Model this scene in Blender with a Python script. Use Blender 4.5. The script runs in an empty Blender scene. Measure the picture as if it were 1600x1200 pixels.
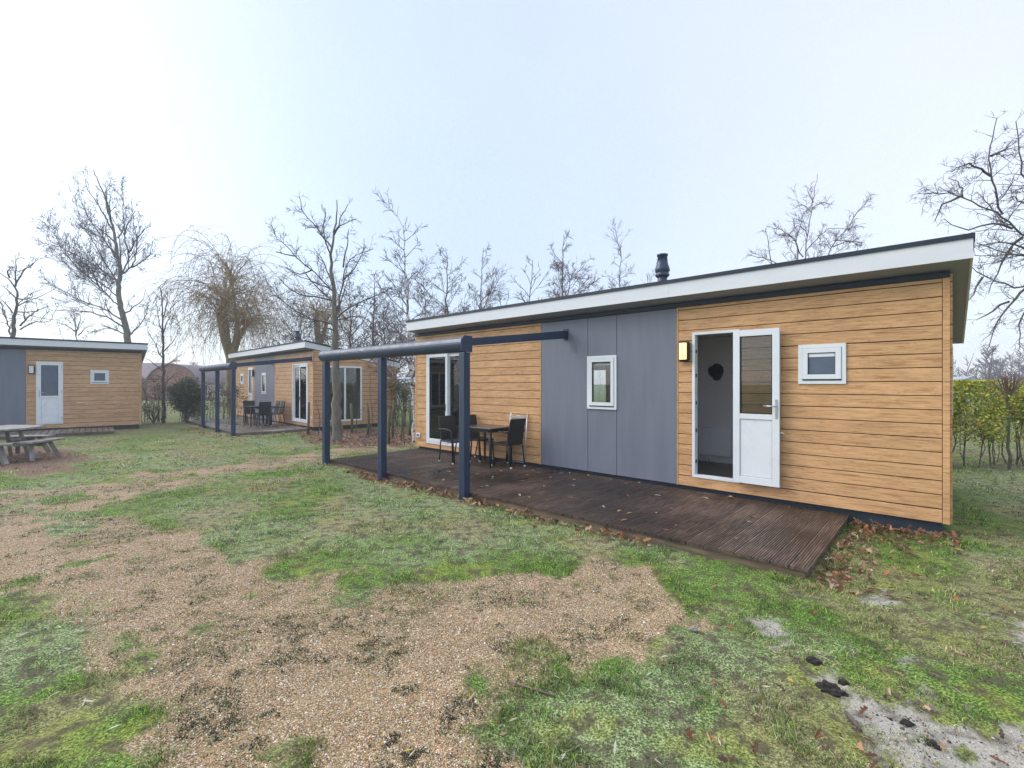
import bpy, bmesh, math, random
import numpy as np
from mathutils import Vector, Matrix
random.seed(7); rng = np.random.default_rng(11)
S = bpy.context.scene
R = math.radians
# ------------------------------------------------------------------ camera, sky, sun, exposure
CAMH = 1.65; F = 740.0
cam_d = bpy.data.cameras.new('camera'); cam = bpy.data.objects.new('camera', cam_d)
S.collection.objects.link(cam); S.camera = cam
cam.location = (0, 0, CAMH); cam.rotation_euler = (R(90), 0, 0)
cam_d.sensor_width = 36.0; cam_d.lens = F/1600*36; cam_d.clip_start = .05; cam_d.clip_end = 3000
S.view_settings.view_transform = 'Standard'; S.view_settings.look = 'None'
S.view_settings.exposure = 0.72; S.view_settings.gamma = 1.0
S.render.engine = 'CYCLES'
S.cycles.max_bounces = 6; S.cycles.transparent_max_bounces = 12; S.cycles.volume_bounces = 0
S.cycles.use_denoising = True; S.cycles.denoising_prefilter = 'NONE'; S.cycles.diffuse_bounces = 10; S.cycles.max_bounces = 12
SUN_EL, SUN_AZ = R(36), R(-78)        # azimuth measured from +Y towards +X
w = bpy.data.worlds.new('World'); S.world = w; w.use_nodes = True
nt = w.node_tree; nt.nodes.clear(); N = nt.nodes.new; L = nt.links.new
sky = N('ShaderNodeTexSky'); sky.sky_type = 'NISHITA'; sky.sun_disc = False
sky.sun_elevation = SUN_EL; sky.sun_rotation = SUN_AZ; sky.air_density = 1.0; sky.dust_density = 1.0
bgs = N('ShaderNodeBackground'); bgs.inputs[1].default_value = 0.05
L(sky.outputs[0], bgs.inputs[0])
# overcast cloud layer: brighter towards the zenith and round the veiled sun
tc = N('ShaderNodeTexCoord'); nrm = N('ShaderNodeVectorMath'); nrm.operation = 'NORMALIZE'; L(tc.outputs['Generated'], nrm.inputs[0])
sep = N('ShaderNodeSeparateXYZ'); L(nrm.outputs[0], sep.inputs[0])
rp = N('ShaderNodeValToRGB'); e = rp.color_ramp.elements
e[0].position = 0.0; e[0].color = (.32, .37, .46, 1)
e[1].position = 1.0; e[1].color = (1.30, 1.34, 1.42, 1)
a = e.new(.18); a.color = (.315, .37, .475, 1)
a = e.new(.42); a.color = (.325, .38, .48, 1)
a = e.new(.66); a.color = (.37, .42, .50, 1)
L(sep.outputs['Z'], rp.inputs[0])
sd = Vector((math.sin(SUN_AZ)*math.cos(SUN_EL), math.cos(SUN_AZ)*math.cos(SUN_EL), math.sin(SUN_EL)))
dt = N('ShaderNodeVectorMath'); dt.operation = 'DOT_PRODUCT'; L(nrm.outputs[0], dt.inputs[0]); dt.inputs[1].default_value = Vector((-.80, .62, .34)).normalized()
pw = N('ShaderNodeMath'); pw.operation = 'POWER'; L(dt.outputs['Value'], pw.inputs[0]); pw.inputs[1].default_value = 11
pw.use_clamp = True
nz = N('ShaderNodeTexNoise'); nz.inputs['Scale'].default_value = 1.6; nz.inputs['Detail'].default_value = 3; L(nrm.outputs[0], nz.inputs['Vector'])
mr = N('ShaderNodeMapRange'); L(nz.outputs['Fac'], mr.inputs[0]); mr.inputs[1].default_value = .3; mr.inputs[2].default_value = .7
mr.inputs[3].default_value = .89; mr.inputs[4].default_value = 1.02
mul = N('ShaderNodeVectorMath'); mul.operation = 'SCALE'; L(rp.outputs[0], mul.inputs[0]); L(mr.outputs[0], mul.inputs['Scale'])
gl = N('ShaderNodeVectorMath'); gl.operation = 'SCALE'; gl.inputs[0].default_value = (.24, .21, .16); L(pw.outputs[0], gl.inputs['Scale'])
ad = N('ShaderNodeVectorMath'); ad.operation = 'ADD'; L(mul.outputs[0], ad.inputs[0]); L(gl.outputs[0], ad.inputs[1])
# a bright thin patch of cloud low in the east as well
dt2 = N('ShaderNodeVectorMath'); dt2.operation = 'DOT_PRODUCT'; L(nrm.outputs[0], dt2.inputs[0]); dt2.inputs[1].default_value = Vector((.70, .66, .30)).normalized()
pw2 = N('ShaderNodeMath'); pw2.operation = 'POWER'; L(dt2.outputs['Value'], pw2.inputs[0]); pw2.inputs[1].default_value = 6; pw2.use_clamp = True
gl2 = N('ShaderNodeVectorMath'); gl2.operation = 'SCALE'; gl2.inputs[0].default_value = (.17, .13, .08); L(pw2.outputs[0], gl2.inputs['Scale'])
ad2 = N('ShaderNodeVectorMath'); ad2.operation = 'ADD'; L(ad.outputs[0], ad2.inputs[0]); L(gl2.outputs[0], ad2.inputs[1])
bgc = N('ShaderNodeBackground'); L(ad2.outputs[0], bgc.inputs[0]); bgc.inputs[1].default_value = 1.0
mx = N('ShaderNodeAddShader'); L(bgs.outputs[0], mx.inputs[0]); L(bgc.outputs[0], mx.inputs[1])
wo = N('ShaderNodeOutputWorld'); L(mx.outputs[0], wo.inputs[0])
sl = bpy.data.lights.new('sun', 'SUN'); sl.energy = 1.5; sl.angle = R(40); sl.color = (1, .97, .92)
so = bpy.data.objects.new('sun', sl); S.collection.objects.link(so)
LDIR = sd
so.rotation_euler = LDIR.to_track_quat('Z', 'Y').to_euler()

# ------------------------------------------------------------------ helpers
COL = S.collection
def tag(o, label=None, cat=None, group=None, kind=None):
    if label: o['label'] = label
    if cat: o['category'] = cat
    if group: o['group'] = group
    if kind: o['kind'] = kind
    return o
def empty(name, loc=(0, 0, 0), rz=0, label=None, cat=None, group=None):
    o = bpy.data.objects.new(name, None); COL.objects.link(o); o.location = loc; o.rotation_euler = (0, 0, rz)
    o.empty_display_size = .2
    return tag(o, label, cat, group)
def link(name, me, parent=None, loc=None, rot=None, kind=None):
    o = bpy.data.objects.new(name, me); COL.objects.link(o)
    if parent: o.parent = parent
    if loc is not None: o.location = loc
    if rot is not None: o.rotation_euler = rot
    if kind: o['kind'] = kind
    return o
class MB:
    """collects boxes, prisms and tubes; build() links ONE mesh object"""
    def __init__(s): s.v = []; s.f = []; s.sm = []
    def box(s, x0, x1, y0, y1, z0, z1):
        x0, x1 = min(x0, x1), max(x0, x1); y0, y1 = min(y0, y1), max(y0, y1); z0, z1 = min(z0, z1), max(z0, z1)
        n = len(s.v)
        s.v += [(x0,y0,z0),(x1,y0,z0),(x1,y1,z0),(x0,y1,z0),(x0,y0,z1),(x1,y0,z1),(x1,y1,z1),(x0,y1,z1)]
        for q in ((0,3,2,1),(4,5,6,7),(0,1,5,4),(1,2,6,5),(2,3,7,6),(3,0,4,7)): s.f.append([n+i for i in q]); s.sm.append(False)
        return s
    def ring(s, x0, x1, z0, z1, w, y0, y1):       # a frame in the xz plane
        x0, x1 = min(x0, x1), max(x0, x1)
        s.box(x0, x1, y0, y1, z1-w, z1); s.box(x0, x1, y0, y1, z0, z0+w)
        s.box(x0, x0+w, y0, y1, z0+w, z1-w); s.box(x1-w, x1, y0, y1, z0+w, z1-w); return s
    def prism(s, poly, axis, a, b):               # poly (p,q) extruded along axis 'x','y','z'
        a, b = min(a, b), max(a, b)
        n = len(s.v); k = len(poly)
        def P(p, q, t): return {'x': (t, p, q), 'y': (p, t, q), 'z': (p, q, t)}[axis]
        s.v += [P(p, q, a) for p, q in poly] + [P(p, q, b) for p, q in poly]
        s.f.append([n+i for i in range(k)]); s.sm.append(False); s.f.append([n+k+i for i in reversed(range(k))]); s.sm.append(False)
        for i in range(k): j = (i+1) % k; s.f.append([n+i, n+k+i, n+k+j, n+j]); s.sm.append(False)
        return s
    def tube(s, pts, rad, n=8, cap=True, smooth=True):
        pts = [Vector(p) for p in pts]
        if not hasattr(rad, '__len__'): rad = [rad]*len(pts)
        b = len(s.v); up = None
        for i, p in enumerate(pts):
            t = (pts[min(i+1, len(pts)-1)]-pts[max(i-1, 0)]).normalized()
            if up is None: up = Vector((0, 0, 1)) if abs(t.z) < .9 else Vector((1, 0, 0))
            u = t.cross(up).normalized(); v = u.cross(t).normalized(); up = v
            for k in range(n):
                a = 2*math.pi*k/n; s.v.append(tuple(p+(u*math.cos(a)+v*math.sin(a))*rad[i]))
        for i in range(len(pts)-1):
            for k in range(n):
                j = (k+1) % n; s.f.append([b+i*n+k, b+i*n+j, b+(i+1)*n+j, b+(i+1)*n+k]); s.sm.append(smooth)
        if cap:
            s.f.append([b+k for k in reversed(range(n))]); s.sm.append(False)
            m = b+(len(pts)-1)*n; s.f.append([m+k for k in range(n)]); s.sm.append(False)
        return s
    def lathe(s, prof, n=16, c=(0, 0, 0)):
        b = len(s.v)
        for r, z in prof:
            for k in range(n):
                a = 2*math.pi*k/n; s.v.append((c[0]+r*math.cos(a), c[1]+r*math.sin(a), c[2]+z))
        for i in range(len(prof)-1):
            for k in range(n):
                j = (k+1) % n; s.f.append([b+i*n+k, b+i*n+j, b+(i+1)*n+j, b+(i+1)*n+k]); s.sm.append(True)
        s.f.append([b+k for k in reversed(range(n))]); s.sm.append(False)
        m = b+(len(prof)-1)*n; s.f.append([m+k for k in range(n)]); s.sm.append(False)
        return s
    def mesh(s, name, mat, bevel=0, seg=1):
        me = bpy.data.meshes.new(name); me.from_pydata(s.v, [], s.f)
        me.polygons.foreach_set('use_smooth', s.sm)
        if mat: me.materials.append(mat)
        bm = bmesh.new(); bm.from_mesh(me)
        bmesh.ops.recalc_face_normals(bm, faces=bm.faces)
        if bevel:
            ed = [e for e in bm.edges if len(e.link_faces) == 2 and e.calc_face_angle(0) > .6]
            bmesh.ops.bevel(bm, geom=ed, offset=bevel, segments=seg, affect='EDGES', profile=.5, clamp_overlap=True)
        bm.to_mesh(me); bm.free(); me.update(); return me
    def build(s, name, mat, parent=None, bevel=0, seg=1, kind=None, loc=None, rot=None):
        return link(name, s.mesh(name, mat, bevel, seg), parent, loc, rot, kind)
def npmesh(name, V, Fq, mat, cols=None, smooth=False, k=3):
    """mesh from numpy arrays; Fq (n,k) faces; cols per-vertex rgb"""
    me = bpy.data.meshes.new(name); V = np.asarray(V, np.float32); Fq = np.asarray(Fq, np.int32)
    me.vertices.add(len(V)); me.vertices.foreach_set('co', V.ravel())
    me.loops.add(Fq.size); me.loops.foreach_set('vertex_index', Fq.ravel())
    me.polygons.add(len(Fq)); me.polygons.foreach_set('loop_start', np.arange(0, Fq.size, k, dtype=np.int32))
    me.polygons.foreach_set('loop_total', np.full(len(Fq), k, np.int32))
    me.polygons.foreach_set('use_smooth', np.full(len(Fq), smooth))
    if cols is not None:
        for nm, c in cols.items():
            at = me.color_attributes.new(nm, 'FLOAT_COLOR', 'POINT')
            c4 = np.ones((len(V), 4), np.float32); c4[:, :c.shape[1]] = c; at.data.foreach_set('color', c4.ravel())
    me.materials.append(mat); me.update(calc_edges=True); me.validate(); return me
def vnoise(x, y, sc, seed=0):
    x = np.asarray(x)*sc+1000.5+seed*17.3; y = np.asarray(y)*sc+1000.5+seed*31.7
    xi = np.floor(x).astype(np.int64); yi = np.floor(y).astype(np.int64); fx = x-xi; fy = y-yi
    fx = fx*fx*(3-2*fx); fy = fy*fy*(3-2*fy)
    def h(a, b):
        n = (a*374761393+b*668265263+seed*1442695041) & 0xffffffff
        n = ((n ^ (n >> 13))*1274126177) & 0xffffffff
        return ((n ^ (n >> 16)) & 0xffff)/65535.0
    return (h(xi, yi)*(1-fx)+h(xi+1, yi)*fx)*(1-fy)+(h(xi, yi+1)*(1-fx)+h(xi+1, yi+1)*fx)*fy
def fbm(x, y, sc, seed=0, o=4):
    s = 0; a = .5; t = 0
    for i in range(o): s = s+a*vnoise(x, y, sc*2**i, seed+i); t += a; a *= .5
    return s/t

# ------------------------------------------------------------------ materials
MATS = {}
def mat(name, col, rough=.6, metal=0, spec=.5):
    m = bpy.data.materials.new(name); m.use_nodes = True; b = m.node_tree.nodes['Principled BSDF']
    b.inputs['Base Color'].default_value = (*col, 1); b.inputs['Roughness'].default_value = rough
    b.inputs['Metallic'].default_value = metal; b.inputs['Specular IOR Level'].default_value = spec
    MATS[name] = m; return m
def nodes(m):
    t = m.node_tree; return t, t.nodes.new, t.links.new, t.nodes['Principled BSDF']
def noisy(m, c0, c1, scale, detail=5, coord='Object', stretch=(1, 1, 1), bump=0, lo=.3, hi=.7, objrand=0, rough=None, dist=.002):
    t, n, l, b = nodes(m)
    tc = n('ShaderNodeTexCoord'); mp = n('ShaderNodeMapping'); mp.inputs['Scale'].default_value = stretch
    l(tc.outputs[coord], mp.inputs[0])
    src = mp.outputs[0]
    if objrand:
        oi = n('ShaderNodeObjectInfo'); sc = n('ShaderNodeVectorMath'); sc.operation = 'SCALE'; sc.inputs[0].default_value = (13, 29, 41)
        l(oi.outputs['Random'], sc.inputs['Scale']); ad = n('ShaderNodeVectorMath'); l(src, ad.inputs[0]); l(sc.outputs[0], ad.inputs[1]); src = ad.outputs[0]
    nz = n('ShaderNodeTexNoise'); nz.inputs['Scale'].default_value = scale; nz.inputs['Detail'].default_value = detail; nz.inputs['Roughness'].default_value = .6
    l(src, nz.inputs['Vector'])
    cr = n('ShaderNodeValToRGB'); cr.color_ramp.elements[0].position = lo; cr.color_ramp.elements[1].position = hi
    cr.color_ramp.elements[0].color = (*c0, 1); cr.color_ramp.elements[1].color = (*c1, 1)
    l(nz.outputs['Fac'], cr.inputs[0]); out = cr.outputs[0]
    if objrand:
        hs = n('ShaderNodeHueSaturation'); l(out, hs.inputs['Color'])
        mr = n('ShaderNodeMapRange'); l(oi.outputs['Random'], mr.inputs[0]); mr.inputs[3].default_value = 1-objrand; mr.inputs[4].default_value = 1+objrand
        l(mr.outputs[0], hs.inputs['Value']); out = hs.outputs[0]
    l(out, b.inputs['Base Color'])
    if bump:
        bp = n('ShaderNodeBump'); bp.inputs['Strength'].default_value = bump; bp.inputs['Distance'].default_value = dist
        l(nz.outputs['Fac'], bp.inputs['Height']); l(bp.outputs[0], b.inputs['Normal'])
    if rough:
        mr = n('ShaderNodeMapRange'); l(nz.outputs['Fac'], mr.inputs[0]); mr.inputs[1].default_value = .3; mr.inputs[2].default_value = .7
        mr.inputs[3].default_value = rough[0]; mr.inputs[4].default_value = rough[1]; l(mr.outputs[0], b.inputs['Roughness'])
    return m, nz, cr
def wood_clad(name, tint):
    m = mat(name, tint, .55, spec=.3); t, n, l, b = nodes(m)
    tc = n('ShaderNodeTexCoord'); oi = n('ShaderNodeObjectInfo')
    sc = n('ShaderNodeVectorMath'); sc.operation = 'SCALE'; sc.inputs[0].default_value = (7.3, 2.9, 13.1); l(oi.outputs['Random'], sc.inputs['Scale'])
    ad = n('ShaderNodeVectorMath'); l(tc.outputs['Object'], ad.inputs[0]); l(sc.outputs[0], ad.inputs[1])
    def nse(st, s, d, rgh=.6, dis=0):
        mp = n('ShaderNodeMapping'); mp.inputs['Scale'].default_value = st; l(ad.outputs[0], mp.inputs[0])
        z = n('ShaderNodeTexNoise'); z.inputs['Scale'].default_value = s; z.inputs['Detail'].default_value = d; z.inputs['Roughness'].default_value = rgh; z.inputs['Distortion'].default_value = dis
        l(mp.outputs[0], z.inputs['Vector']); return z
    g1 = nse((1.0, 1, 16), 3.0, 7, .66, 1.3)      # long cathedral grain
    g2 = nse((2.5, 2, 120), 5, 3, .7)            # fine pores
    g3 = nse((.8, .8, 1.5), 2.2, 2)              # broad tone
    g4 = nse((3.0, 3, 9), 2.6, 4, .6, 1.5)       # darker knots and smudges
    cr = n('ShaderNodeValToRGB'); ce = cr.color_ramp.elements
    ce[0].position = .34; ce[0].color = (tint[0]*.68, tint[1]*.58, tint[2]*.48, 1)
    ce[1].position = .66; ce[1].color = (tint[0]*1.25, tint[1]*1.28, tint[2]*1.36, 1)
    k = ce.new(.47); k.color = (*tint, 1)
    s1 = n('ShaderNodeMath'); s1.operation = 'MULTIPLY_ADD'; l(g2.outputs['Fac'], s1.inputs[0]); s1.inputs[1].default_value = .28; l(g1.outputs['Fac'], s1.inputs[2])
    s2 = n('ShaderNodeMath'); s2.operation = 'SUBTRACT'; l(s1.outputs[0], s2.inputs[0]); s2.inputs[1].default_value = .14
    l(s2.outputs[0], cr.inputs[0])
    m2 = n('ShaderNodeMapRange'); l(g3.outputs['Fac'], m2.inputs[0]); m2.inputs[1].default_value = .3; m2.inputs[2].default_value = .7; m2.inputs[3].default_value = .90; m2.inputs[4].default_value = 1.09
    m3 = n('ShaderNodeMapRange'); l(g4.outputs['Fac'], m3.inputs[0]); m3.inputs[1].default_value = .56; m3.inputs[2].default_value = .72; m3.inputs[3].default_value = 1.0; m3.inputs[4].default_value = .76
    m4 = n('ShaderNodeMapRange'); l(oi.outputs['Random'], m4.inputs[0]); m4.inputs[3].default_value = .95; m4.inputs[4].default_value = 1.05
    p = n('ShaderNodeMath'); p.operation = 'MULTIPLY'; l(m2.outputs[0], p.inputs[0]); l(m3.outputs[0], p.inputs[1])
    p2 = n('ShaderNodeMath'); p2.operation = 'MULTIPLY'; l(p.outputs[0], p2.inputs[0]); l(m4.outputs[0], p2.inputs[1])
    hs = n('ShaderNodeHueSaturation'); l(cr.outputs[0], hs.inputs['Color']); l(p2.outputs[0], hs.inputs['Value'])
    l(hs.outputs[0], b.inputs['Base Color'])
    bp = n('ShaderNodeBump'); bp.inputs['Strength'].default_value = .35; bp.inputs['Distance'].default_value = .0015; l(s2.outputs[0], bp.inputs['Height']); l(bp.outputs[0], b.inputs['Normal'])
    return m
M = MATS
wood_clad('clad', (.61, .345, .16))
wood_clad('clad_far', (.56, .335, .18))
noisy(mat('grey', (.18, .19, .235), .5, spec=.4), (.165, .178, .222), (.195, .21, .255), 2.2, 8, stretch=(3, 3, .35), bump=.12, rough=(.42, .6))
noisy(mat('navy', (.014, .032, .075), .38, spec=.6), (.012, .027, .062), (.022, .044, .095), 5, 5, stretch=(2, 2, .4), rough=(.3, .5))
mat('navy_dark', (.012, .02, .038), .6)
noisy(mat('pvc', (.78, .80, .82), .3), (.74, .77, .80), (.82, .83, .84), 3, 4, rough=(.22, .4))
noisy(mat('fascia', (.70, .71, .74), .45), (.66, .68, .71), (.75, .76, .78), 1.7, 6, stretch=(.5, 1, 3), rough=(.35, .55))
mat('soffit', (.30, .30, .38), .7)
mat('gasket', (.012, .012, .014), .7)
noisy(mat('roofing', (.06, .06, .065), .9), (.045, .045, .05), (.08, .08, .085), 6)
noisy(mat('backing', (.01, .007, .005), .9), (.008, .006, .004), (.014, .01, .007), 5)
noisy(mat('foundation', (.02, .035, .055), .6), (.016, .026, .042), (.03, .048, .07), 4)
mat('inner_wall', (.90, .86, .87), .8); mat('inner_dark', (.30, .18, .13), .7); mat('curtain', (.7, .72, .74), .9)
mat('radiator', (.94, .94, .95), .4); mat('steel', (.55, .56, .58), .3, .9); mat('black_metal', (.008, .009, .011), .5)
noisy(mat('inner_floor', (.08, .055, .045), .3), (.05, .035, .03), (.11, .08, .065), 3, stretch=(1, 8, 1))
noisy(mat('wicker', (.010, .011, .014), .5), (.006, .007, .009), (.022, .023, .028), 90, bump=.6)
mat('capwhite', (.8, .8, .78), .4); mat('tabletop', (.05, .05, .055), .25)
noisy(mat('chrome_wire', (.6, .62, .65), .3, .6), (.5, .52, .55), (.7, .72, .74), 8)
# glass: tinted see-through with fresnel reflection
def glass(name, tint, refl=1.0):
    m = bpy.data.materials.new(name); m.use_nodes = True; t = m.node_tree; t.nodes.clear()
    tr = t.nodes.new('ShaderNodeBsdfTransparent'); tr.inputs[0].default_value = (*tint, 1)
    g = t.nodes.new('ShaderNodeBsdfGlossy'); g.inputs['Roughness'].default_value = .01; g.inputs[0].default_value = (.95, .97, 1, 1)
    fr = t.nodes.new('ShaderNodeFresnel'); fr.inputs[0].default_value = 1.52
    mm = t.nodes.new('ShaderNodeMath'); mm.operation = 'MULTIPLY'; mm.inputs[1].default_value = refl; mm.use_clamp = True
    t.links.new(fr.outputs[0], mm.inputs[0])
    ms = t.nodes.new('ShaderNodeMixShader'); o = t.nodes.new('ShaderNodeOutputMaterial')
    t.links.new(mm.outputs[0], ms.inputs[0]); t.links.new(tr.outputs[0], ms.inputs[1]); t.links.new(g.outputs[0], ms.inputs[2]); t.links.new(ms.outputs[0], o.inputs[0])
    M[name] = m; return m
glass('glass', (.92, .95, .95), 1.3); glass('glass_clear', (.86, .87, .86), 1.2)
noisy(mat('frosted', (.09, .12, .17), .35), (.08, .11, .155), (.11, .145, .20), 2)
lm = mat('lamp_lens', (.9, .75, .4), .4); bb = lm.node_tree.nodes['Principled BSDF']
bb.inputs['Emission Color'].default_value = (1, .62, .16, 1); bb.inputs['Emission Strength'].default_value = 1.1
mat('lens_off', (.7, .72, .74), .35)
# deck boards: wet dark hardwood, ridged, streaked along the board
def deck_mat(name, dark, light):
    m = mat(name, dark, .4); t, n, l, b = nodes(m)
    ge = n('ShaderNodeNewGeometry'); oi = n('ShaderNodeObjectInfo'); tc = n('ShaderNodeTexCoord')
    sc = n('ShaderNodeVectorMath'); sc.operation = 'SCALE'; sc.inputs[0].default_value = (17, 5, 3); l(oi.outputs['Random'], sc.inputs['Scale'])
    ad = n('ShaderNodeVectorMath'); l(tc.outputs['Object'], ad.inputs[0]); l(sc.outputs[0], ad.inputs[1])
    mp = n('ShaderNodeMapping'); mp.inputs['Scale'].default_value = (30, 2.2, 8); l(ad.outputs[0], mp.inputs[0])
    g = n('ShaderNodeTexNoise'); g.inputs['Scale'].default_value = 2; g.inputs['Detail'].default_value = 6; l(mp.outputs[0], g.inputs['Vector'])
    wz = n('ShaderNodeTexNoise'); wz.inputs['Scale'].default_value = .55; wz.inputs['Detail'].default_value = 5; wz.inputs['Roughness'].default_value = .6; l(ge.outputs['Position'], wz.inputs['Vector'])
    sm = n('ShaderNodeMath'); sm.operation = 'MULTIPLY_ADD'; l(g.outputs['Fac'], sm.inputs[0]); sm.inputs[1].default_value = .75
    w2 = n('ShaderNodeMapRange'); l(wz.outputs['Fac'], w2.inputs[0]); w2.inputs[1].default_value = .3; w2.inputs[2].default_value = .7; w2.inputs[3].default_value = -.16; w2.inputs[4].default_value = .3
    l(w2.outputs[0], sm.inputs[2])
    cr = n('ShaderNodeValToRGB'); ce = cr.color_ramp.elements; ce[0].position = .22; ce[0].color = (*dark, 1); ce[1].position = .72; ce[1].color = (*light, 1)
    k = ce.new(.45); k.color = tuple(dark[i]*.55+light[i]*.25+.004 for i in range(3))+(1,)
    l(sm.outputs[0], cr.inputs[0])
    mr = n('ShaderNodeMapRange'); l(oi.outputs['Random'], mr.inputs[0]); mr.inputs[3].default_value = .8; mr.inputs[4].default_value = 1.2
    hs = n('ShaderNodeHueSaturation'); l(cr.outputs[0], hs.inputs['Color']); l(mr.outputs[0], hs.inputs['Value']); l(hs.outputs[0], b.inputs['Base Color'])
    rr = n('ShaderNodeMapRange'); l(wz.outputs['Fac'], rr.inputs[0]); rr.inputs[1].default_value = .35; rr.inputs[2].default_value = .65; rr.inputs[3].default_value = .26; rr.inputs[4].default_value = .6; l(rr.outputs[0], b.inputs['Roughness'])
    bp = n('ShaderNodeBump'); bp.inputs['Strength'].default_value = .4; bp.inputs['Distance'].default_value = .002; l(g.outputs['Fac'], bp.inputs['Height']); l(bp.outputs[0], b.inputs['Normal'])
deck_mat('deck', (.020, .0115, .008), (.20, .13, .095)); deck_mat('deck_far', (.09, .07, .06), (.34, .30, .27))
noisy(mat('joist', (.10, .075, .05), .8), (.09, .065, .04), (.24, .175, .11), 6, stretch=(.6, 1, 4))
noisy(mat('grey_wood', (.22, .20, .18), .8), (.13, .12, .11), (.34, .32, .30), 8, stretch=(1, 1, 1), objrand=.1, bump=.4)
noisy(mat('stake', (.10, .09, .05), .9), (.07, .065, .035), (.17, .15, .09), 9, bump=.5)
def bark(name, c0, c1, sc=9): noisy(mat(name, c0, .9), c0, c1, sc, 6, stretch=(1, 1, .35), bump=.5, dist=.01)
bark('bark_dark', (.06, .05, .048), (.14, .12, .11)); bark('bark_grey', (.10, .09, .075), (.22, .20, .16))
bark('bark_mid', (.075, .062, .06), (.15, .125, .12)); bark('bark_willow', (.13, .10, .035), (.27, .21, .08)); bark('bark_red', (.12, .065, .055), (.2, .12, .10))
m_, nz_, cr_ = noisy(mat('bark_birch', (.5, .48, .45), .8), (.05, .045, .04), (.62, .60, .57), 5, 6, stretch=(1.5, 1.5, 4), lo=.40, hi=.5)
bark('twig', (.075, .06, .055), (.13, .105, .10), 5); bark('twig_willow', (.20, .13, .05), (.34, .23, .09), 5); bark('twig_birch', (.13, .10, .11), (.22, .18, .18), 5)  # twig_birch is paled so the crowns fade: haze put into the colour
def vcol_mat(name, rough=.7, trans=0, spec=.3):
    m = mat(name, (.1, .1, .1), rough, spec=spec); t, n, l, b = nodes(m)
    a = n('ShaderNodeAttribute'); a.attribute_name = 'tint'; l(a.outputs['Color'], b.inputs['Base Color'])
    if trans:
        tl = n('ShaderNodeBsdfTranslucent'); l(a.outputs['Color'], tl.inputs[0]); ms = n('ShaderNodeMixShader'); ms.inputs[0].default_value = trans
        l(b.outputs[0], ms.inputs[1]); l(tl.outputs[0], ms.inputs[2]); l(ms.outputs[0], t.nodes['Material Output'].inputs[0])
    return m
vcol_mat('blade', .6, .3, .25); vcol_mat('leafmat', .6, .2); vcol_mat('pebble', .75)

# ------------------------------------------------------------------ ground
def gp(px, py, z=0.0):
    Y = (CAMH-z)*F/(py-600.0); return ((px-800.0)/F*Y, Y)
def W(pts): return np.array([gp(*p) for p in pts])
gravel_polys = [
    W([(-900, 800), (-300, 775), (0, 790), (90, 800), (230, 818), (330, 838), (430, 868), (500, 895), (580, 928), (700, 908), (830, 888), (930, 870), (1015, 885), (1035, 930), (1030, 985), (960, 1010), (880, 1035), (820, 1070), (840, 1130), (850, 1200), (900, 1500), (400, 1900), (240, 1230), (190, 1130), (180, 1040), (130, 960), (60, 905), (-100, 880), (-500, 900)]),
    W([(-900, 790), (-300, 768), (0, 768), (120, 753), (250, 736), (380, 718), (480, 706), (560, 697), (640, 691), (720, 684), (720, 688), (640, 700), (570, 708), (500, 717), (420, 731), (330, 748), (230, 770), (130, 788), (0, 800), (-300, 800), (-900, 830)])]
sand_polys = [
    W([(1235, 1050), (1300, 1045), (1340, 1062), (1420, 1085), (1480, 1075), (1530, 1090), (1620, 1120), (1800, 1180), (1800, 1300), (1560, 1290), (1400, 1210), (1330, 1140), (1290, 1110), (1330, 1085)]),
    W([(1150, 960), (1210, 955), (1250, 985), (1240, 1010), (1190, 1000)]), W([(1330, 930), (1380, 932), (1410, 945), (1380, 955), (1345, 945)]),
    W([(1100, 1100), (1150, 1110), (1180, 1160), (1120, 1150)]), W([(1540, 960), (1700, 965), (1700, 1050), (1580, 1030)]),
    W([(1390, 1010), (1450, 1010), (1470, 1040), (1410, 1040)])]
mulch_polys = [W([(470, 674), (560, 672), (660, 672), (720, 680), (640, 697), (540, 700), (480, 692)]), W([(-60, 700), (60, 700), (130, 712), (100, 735), (0, 740), (-100, 730)])]
def sdist(x, y, poly):
    """signed distance, positive inside"""
    d = np.full(x.shape, 1e9); ins = np.zeros(x.shape, bool); n = len(poly)
    for i in range(n):
        ax, ay = poly[i]; bx, by = poly[(i+1) % n]; ex, ey = bx-ax, by-ay
        t = np.clip(((x-ax)*ex+(y-ay)*ey)/(ex*ex+ey*ey+1e-9), 0, 1)
        d = np.minimum(d, np.hypot(x-ax-t*ex, y-ay-t*ey))
        c = ((ay > y) != (by > y)) & (x < (bx-ax)*(y-ay)/(by-ay+1e-12)+ax); ins ^= c
    return np.where(ins, d, -d)
def smooth(a, b, v): t = np.clip((v-a)/(b-a), 0, 1); return t*t*(3-2*t)
def masks(x, y):
    n1 = fbm(x, y, 1.3, 3)-.5; n2 = fbm(x, y, 5, 5)-.5
    g = np.max([sdist(x, y, p) for p in gravel_polys], axis=0)
    g = smooth(-.22, .26, g+n1*1.0+n2*.75)
    g = g*smooth(.30, .42, fbm(x, y, 2.2, 91, 5)+.10*smooth(6, 4, y)-.05*(x < -2))      # islands of grass growing in the gravel
    s = smooth(-.10, .22, np.max([sdist(x, y, p) for p in sand_polys], axis=0)+n1*.5+n2*.45)*smooth(.28, .42, fbm(x, y, 4.5, 97, 4))
    m = smooth(-.3, .3, np.max([sdist(x, y, p) for p in mulch_polys], axis=0)+n1*1.2)
    return g, s*(1-g), m*(1-g)
def weeds(x, y):
    return np.clip(smooth(.54, .66, fbm(x, y, 2.4, 121, 6)+.07*(x < -1.2)*(y > 4.2))*.7+smooth(.60, .68, fbm(x, y, 6, 123, 3))*.8, 0, 1)
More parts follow.
